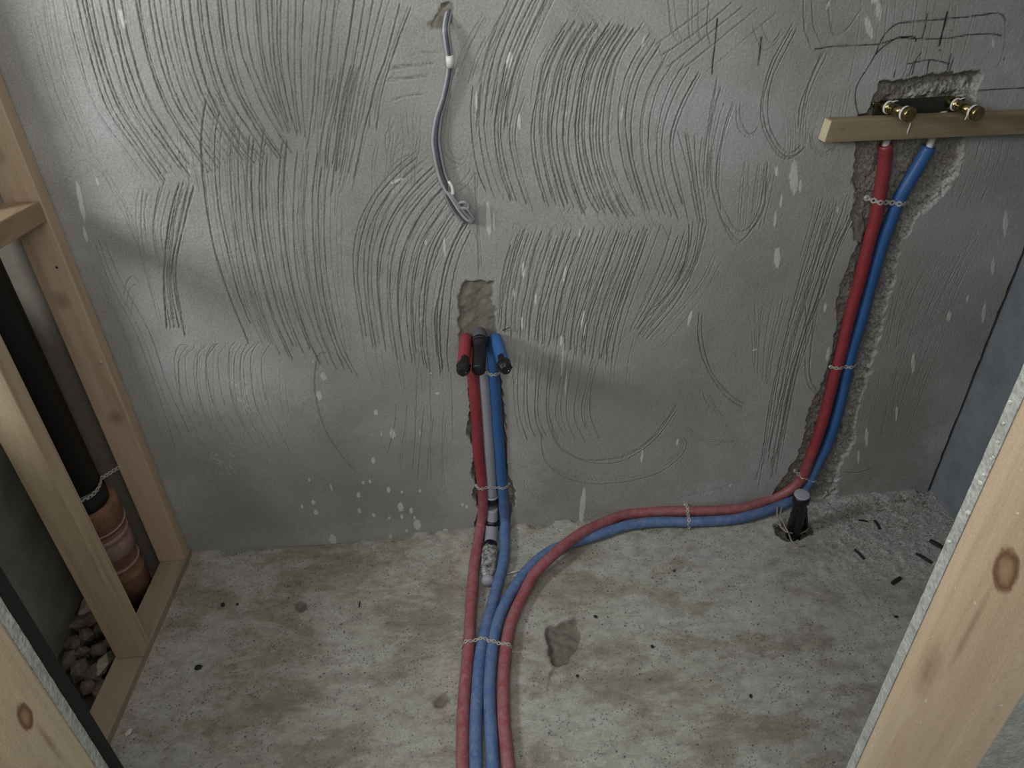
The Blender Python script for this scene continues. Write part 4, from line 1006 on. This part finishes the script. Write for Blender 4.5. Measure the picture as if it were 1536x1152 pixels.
for k in range(nl):
    q = (k + .5) * s[-1] / nl; i0 = len(V)
    for rad in (.0062, .0028):
        for lay in (0, 1):
            for a in range(10):
                qq = np.clip(q + rad * 1.15 * math.cos(a * math.pi / 5), 0, s[-1])
                c = np.array([np.interp(qq, s, PP[:, j]) for j in range(3)]); o_ = c - np.array([SX, SY, c[2]]); o_ /= np.linalg.norm(o_)
                V.append(c + np.array([0, 0, rad * math.sin(a * math.pi / 5)]) + o_ * (.0012 * lay))
    def I(r, l, a): return i0 + (r * 2 + l) * 10 + a % 10
    for a in range(10):
        F += [(I(0, 1, a), I(0, 1, a + 1), I(1, 1, a + 1), I(1, 1, a)), (I(0, 0, a), I(0, 0, a + 1), I(0, 1, a + 1), I(0, 1, a)), (I(1, 0, a + 1), I(1, 0, a), I(1, 1, a), I(1, 1, a + 1))]
mesh_obj('chain', V, F, MT['zinc'], rt)
# ================================================================== small things
# ---- brass wall fittings on their bracket
t = thing('mounting_bracket', 'dark steel mounting bracket joining the two brass fittings', 'bracket', (1.05, .012, 1.22))
bm_obj('plate', box_bm(0.985, 1.118, .004, .008, 1.200, 1.232, .001), MT['bracket'], t)
bm_obj('lug', box_bm(0.945, 0.986, .003, .008, 1.198, 1.228, .002), MT['bracket'], t)
bm_obj('lug', box_bm(1.117, 1.150, .003, .008, 1.199, 1.229, .002), MT['bracket'], t)
for k, (bpx, tpx, lab) in enumerate([((1327, 159), (1366, 172.5), 'left brass wall fitting with a round cap, above the red pipe'), ((1428, 154), (1468, 171.5), 'right brass wall fitting with a round cap, above the blue pipe')]):
    b = on_wall(*bpx, 0.0); e = on_wall(*tpx, -.078); ax = e - b; L = np.linalg.norm(ax); ax /= L
    t = thing('brass_fitting', lab, 'pipe fitting', tuple(b), 'brass wall fittings')
    s = b - ax * .006
    lathe('elbow_body', [(-.004, .012), (0, .0140), (.014, .0140), (.020, .0125), (.028, .0115)], s, e, MT['brass'], t, 20)
    # fixing eye beside the body
    c = s + np.array([-.021, .000, .004])
    lathe('screw', [(0, .004), (.002, .0045), (.004, .003)], c + np.array([0, .003, 0]), c + np.array([0, -1, 0]), MT['brass'], t, 10)
    lathe('extension', [(0, .0112), (L - .038, .0112)], s + ax * .026, e, MT['brass'], t, 28)
    lathe('cap', [(0, .0145), (.002, .0158), (.012, .0158), (.0145, .0140), (.0148, .0100), (.0140, .0092), (.0138, .001)], e - ax * .013, e + ax, MT['brass'], t, 24)
    for q, rr, nm in ((.016, .0136, 'thread_tape'), (L - .012, .0150, 'thread_tape')):
        lathe(nm, [(0, rr - .001), (.001, rr + .0006), (.0042, rr + .0004), (.005, rr - .001)], s + ax * q, e, MT['ptfe'], t, 20)
    if k == 1:
        c = e - ax * .012
        P = [c + np.array([-.013, -.002, .002]), c + np.array([-.0155, -.001, -.007]), c + np.array([-.0165, 0, -.015])]
        tube('tape_tail', catmull(P, 8), .0014, MT['ptfe'], t, 6)
    c = s + ax * .018
    tube('tape_tail', catmull([c + np.array([.002, -.004, .011]), c + np.array([.011, -.003, .014]), c + np.array([.018, 0, .013])], 8), .0016, MT['ptfe'], t, 6)

# ---- grey cable hanging from its hole
cb = thing('electric_cable', 'grey cable hanging from a hole in the wall, folded up at its end', 'cable', tuple(on_wall(673, 60, -.01)))
base = [(676,8,.012),(673,20,.004),(669,42,-.012),(671,62,-.016),(675,92,-.014),(674,112,-.013),(667,146,-.011),(658,176,-.010),(654,207,-.010),(656,228,-.010),(662,258,-.010),(669,278,-.012)]
tails = [[(676,296,-.016),(690,318,-.018),(702,331,-.018),(708,330,-.016)], [(672,296,-.012),(682,314,-.013),(696,330,-.014),(705,333,-.013)], [(669,292,-.010),(677,311,-.011),(690,327,-.011),(700,333,-.011)]]
for k in range(3):
    ox = (-6.4, 0.0, 6.2)[k]; wm = MT[('wirel', 'wired', 'wire')[k]]
    f = np.clip(np.linspace(-.3, 1.4, len(base)), .62, 1)
    P = [on_wall(x + ox * ff * .8, y, yy - .002 * (k == 1)) for (x, y, yy), ff in zip(base, f)] + [on_wall(*q) for q in tails[k]]
    tube('wire', resample(catmull(P, 160), .006), .0035, wm, cb, 8)
loops = [[(708,330,-.016),(711,322,-.02),(704,312,-.022),(694,304,-.022),(687,306,-.02)], [(687,306,-.02),(694,303,-.026),(702,306,-.026),(703,312,-.024),(694,313,-.022),(689,309,-.020)],
         [(705,333,-.013),(711,329,-.02),(706,320,-.024),(698,312,-.024),(690,312,-.020),(684,304,-.018),(680,294,-.017)], [(700,333,-.011),(709,332,-.019),(700,322,-.021),(690,310,-.021),(681,298,-.020),(676,288,-.017)]]
for L_ in loops:
    tube('folded_end', resample(catmull([on_wall(*q) for q in L_], 60), .004), .0037, MT['wire'], cb, 8)
tube('white_tape', [on_wall(674, 83, -.0155), on_wall(675, 92, -.0155), on_wall(675.4, 101, -.0150)], [.0080, .0084, .0080], MT['white'], cb, 10)
tube('white_tape', resample(catmull([on_wall(673, 272, -.016), on_wall(678, 280, -.019), on_wall(680, 292, -.020)], 20), .004), .0036, MT['white'], cb, 8)

# ---- black wrapped stub in the floor at the right
c0 = on_floor(1191, 797); t = thing('wrapped_stub', 'black wrapped pipe stub standing in a floor hole beside the blue pipe', 'pipe stub', tuple(c0))
tp = on_wall(1203, 743, c0[1] - .004)
for k, (dx, dy, r, hh) in enumerate([(-.007, 0, .0155, 1.0), (.010, .002, .0145, .93), (.001, -.011, .0150, .90), (.024, .006, .008, .68)]):
    b = c0 + np.array([dx * 1.5, dy * 1.3, -.02]); e = b * (1 - hh) + (tp + np.array([dx * .55, dy * .5, -.006])) * hh
    tube('plastic_fold', resample(catmull([b, b * .6 + e * .4 + np.array([dx * .25, 0, 0]), e], 14), .012), r * np.linspace(.8, 1.0, len(resample(catmull([b, b * .6 + e * .4, e], 14), .012)))[:1].repeat(1)[0], MT['tape'], t, 9, .07, 30 + k, False)
ax = tp - c0; ax /= np.linalg.norm(ax)
lathe('wrap_band', [(0, .0205), (.003, .0245), (.022, .0240), (.026, .0220)], tp - ax * .026, tp, MT['tape'], t, 16)
lathe('top_cap', [(0, .0200), (.002, .0225), (.005, .0220), (.006, .0180)], tp, tp + ax, MT['grey'], t, 18)['label'] = 'grey dusty round top'
rg = random.Random(5)
fib = [[(1173,760),(1171,772),(1176,786),(1183,800)], [(1166,760),(1166,775),(1172,790)], [(1183,800),(1188,812),(1196,818),(1206,818)], [(1170,790),(1180,798),(1190,800)], [(1196,802),(1206,798),(1214,792)], [(1164,784),(1172,790),(1178,796)]]
for k, f_ in enumerate(fib):
    P = [on_floor(x, y, .004 + (.028 * (1 - j / len(f_)) if k < 2 else .004)) for j, (x, y) in enumerate(f_)]
    tube('frayed_fibre', resample(catmull(P, 20), .005), .0022, MT['fibre'], t, 6, .05, k)

# ---- short steel rod between the pipes
P = [on_floor(760, 861, .006), on_floor(775, 857, .006), on_floor(790, 852, .006)]
o = tube('metal_rod', P, .0032, MT['zinc'], None, 8); tag(o, 'short grey metal rod wedged between the two blue pipes on the floor', 'rod')
# thin wire sticking out of the wall beside the blue stub
o = tube('binding_wire', catmull([on_wall(752, 496, .004), on_wall(757, 494, -.008), on_wall(765, 491, -.02)], 10), .0012, MT['chip'], None, 6); tag(o, 'thin dark wire poking from the wall beside the blue stub', 'wire')

# ---- debris lying about
def offcut(px, py, px2, py2, r, label, group=None):
    a = on_floor(px, py, r * .8); b = on_floor(px2, py2, r * .8)
    bm = bmesh.new(); V, F = tube_geo([a, (a + b) / 2 + np.array([.001, .001, 0]), b], [r * .9, r, r * .85], 6)
    vs = [bm.verts.new(v) for v in V]
    for f in F: bm.faces.new([vs[i] for i in f])
    for v in bm.verts: v.co.z = max(v.co.z * .75, .0002)
    bmesh.ops.recalc_face_normals(bm, faces=bm.faces)
    o = bm_obj('cable_offcut', bm, MT['chip']); return tag(o, label, 'offcut', group)
GQ = 'black cable offcuts in the right corner'
for a in [(1288,780,1302,782,.0035,'small black offcut lying crosswise, right of the wrapped stub'), (1312,780,1320,793,.005,'black offcut lying lengthwise, right of the smaller crosswise offcut'),
          (1282,824,1296,838,.005,'slanted black offcut in the open floor, leftmost of the nearer ones'), (1395,810,1418,824,.008,'thick black offcut touching the right plasterboard edge, farthest back'),
          (1374,830,1398,844,.006,'long thin black offcut just left of the right plasterboard edge'), (1338,875,1351,866,.006,'short black offcut nearest to the camera in the right corner')]:
    offcut(*a, GQ)
chips = [(334,907,.010,'dark chip on the left floor, leftmost of the two under the wall'), (356,906,.007,'small dark chip right of another, on the left floor near the wall'), (297,1001,.011,'dark oval chip alone on the floor beside the sole plate'),
         (539,907,.009,'thin dark sliver on the floor halfway to the red pipe'), (893,925,.008,'black crumb up and right of the brown floor scar'), (866,1014,.005,'small black crumb below right of the brown floor scar'),
         (1011,856,.006,'dark crumb on the floor below the strapped pipes'), (978,970,.006,'dark crumb in the middle of the open floor'), (1126,1044,.006,'dark crumb low on the open floor at right'),
         (1344,925,.007,'dark crumb left of the right board edge, nearest one')]
for k, (px, py, s, lab) in enumerate(chips):
    bm = rock_bm(s, 200 + k, .4); c = on_floor(px, py, s * .28)
    for v in bm.verts:
        if k == 3: v.co = Vector((v.co.x * .35, v.co.y * 1.5, v.co.z * .6))
        v.co += Vector(c)
    tag(bm_obj('dark_chip', bm, MT['chip']), lab, 'chip', 'dark chips on the floor')
bm = rock_bm(.011, 301, .35); c = on_floor(193, 1098, .003)
for v in bm.verts: v.co += Vector(c)
tag(bm_obj('plaster_chip', bm, MT['sandstone']), 'white plaster chip on the floor beside the sole plate', 'chip')

# rubble in the open shaft
spots = [(225,838,.03,0),(236,848,.028,0),(228,862,.03,0),(240,862,.022,0),(222,872,.026,0),(218,884,.024,0),(212,890,.022,1),(204,884,.02,0),(226,850,.034,0),(215,835,.03,0),(207,828,.034,0),(232,830,.03,0),
         (115,915,.05,1),(122,935,.03,0),(130,955,.032,0),(145,975,.03,0),(150,945,.03,0),(138,930,.034,0),(160,965,.026,0),(165,985,.022,0),(152,1000,.035,1),(140,1010,.03,0),(125,980,.03,0),(110,965,.032,0),(120,1005,.032,0),(132,1030,.03,0),(105,990,.03,0),(150,1035,.03,0)]
for k, (px, py, s, pale) in enumerate(spots):
    bm = rock_bm(s, 400 + k, .8); c = on_floor(px, py, -.045)
    if c[0] > plate_x(c[1]) - .075 - s: c[0] = plate_x(c[1]) - .078 - s
    c[1] = min(c[1], -s * 1.2 - .01); c[0] = max(c[0], -1.165 + s * 1.3)
    for v in bm.verts: v.co += Vector(c)
    o = bm_obj('rubble_stone', bm, MT['palestone' if pale else 'stone'])
    lab = 'dark broken stone in the rubble of the open shaft'
    if k in (12, 15, 16): pass
    elif px < 170: lab = 'dark broken stone in the shaft rubble, left of the front stud foot'
    elif k == 11: lab = 'dark stone high against the clay pipe, nearest the wall stud'
    else: lab = 'dark broken stone in the shaft rubble, beside the clay pipe foot'
    if k == 6: lab = 'pale rounded stone at the foot of the clay pipe'
    if k == 12: lab = 'pale pointed lump leaning on the shaft wall at far left'
    if k == 20: lab = 'pale stone beside the sole plate, left of the front stud foot'
    tag(o, lab, 'stone', 'rubble in the open shaft')

# grit that nobody could count
V = []; F = []; rg = np.random.default_rng(3)
def crumb(x, y, s):
    i = len(V); h = s * rg.uniform(.5, .9); a = rg.uniform(0, 6.28)
    for q in range(4):
        V.append((x + s * math.cos(a + q * 1.57) * rg.uniform(.6, 1.1), y + s * math.sin(a + q * 1.57) * rg.uniform(.6, 1.1), -.003))
    V.append((x + rg.normal(0, s * .2), y + rg.normal(0, s * .2), h * 1.1))
    F.extend([(i, i + 1, i + 4), (i + 1, i + 2, i + 4), (i + 2, i + 3, i + 4), (i + 3, i, i + 4), (i + 3, i + 2, i + 1, i)])
for _ in range(1700):
    x = 1.40 - abs(rg.normal(0, .24)); y = -.012 - abs(rg.normal(0, .13))
    if -1.0 < y < -.012 and x < 1.43: crumb(x, y, min(.008, abs(rg.normal(0, .0022)) + .0010))
for _ in range(90):
    crumb(rg.uniform(1.18, 1.42), -.012 - abs(rg.normal(0, .025)), rg.uniform(.003, .010))
for _ in range(900):
    x = rg.uniform(-.8, 1.4); y = -.01 - abs(rg.normal(0, .4)); 
    if y > -1.0: crumb(x, y, min(.005, abs(rg.normal(0, .0012)) + .0008))
for _ in range(160): crumb(rg.uniform(-.80, 1.1), -.008 - abs(rg.normal(0, .012)), abs(rg.normal(0, .002)) + .001)
for _ in range(120):
    y = rg.uniform(-.9, -.03); crumb(plate_x(y) + abs(rg.normal(0, .02)) + .003, y, abs(rg.normal(0, .0016)) + .001)
o = mesh_obj('grit', V, F, mat_rough('grit_grains', '#5a5650', '#9a968f', 20, .95, .3))
tag(o, 'loose grey grit and mortar crumbs scattered over the floor', 'grit', None, 'stuff')
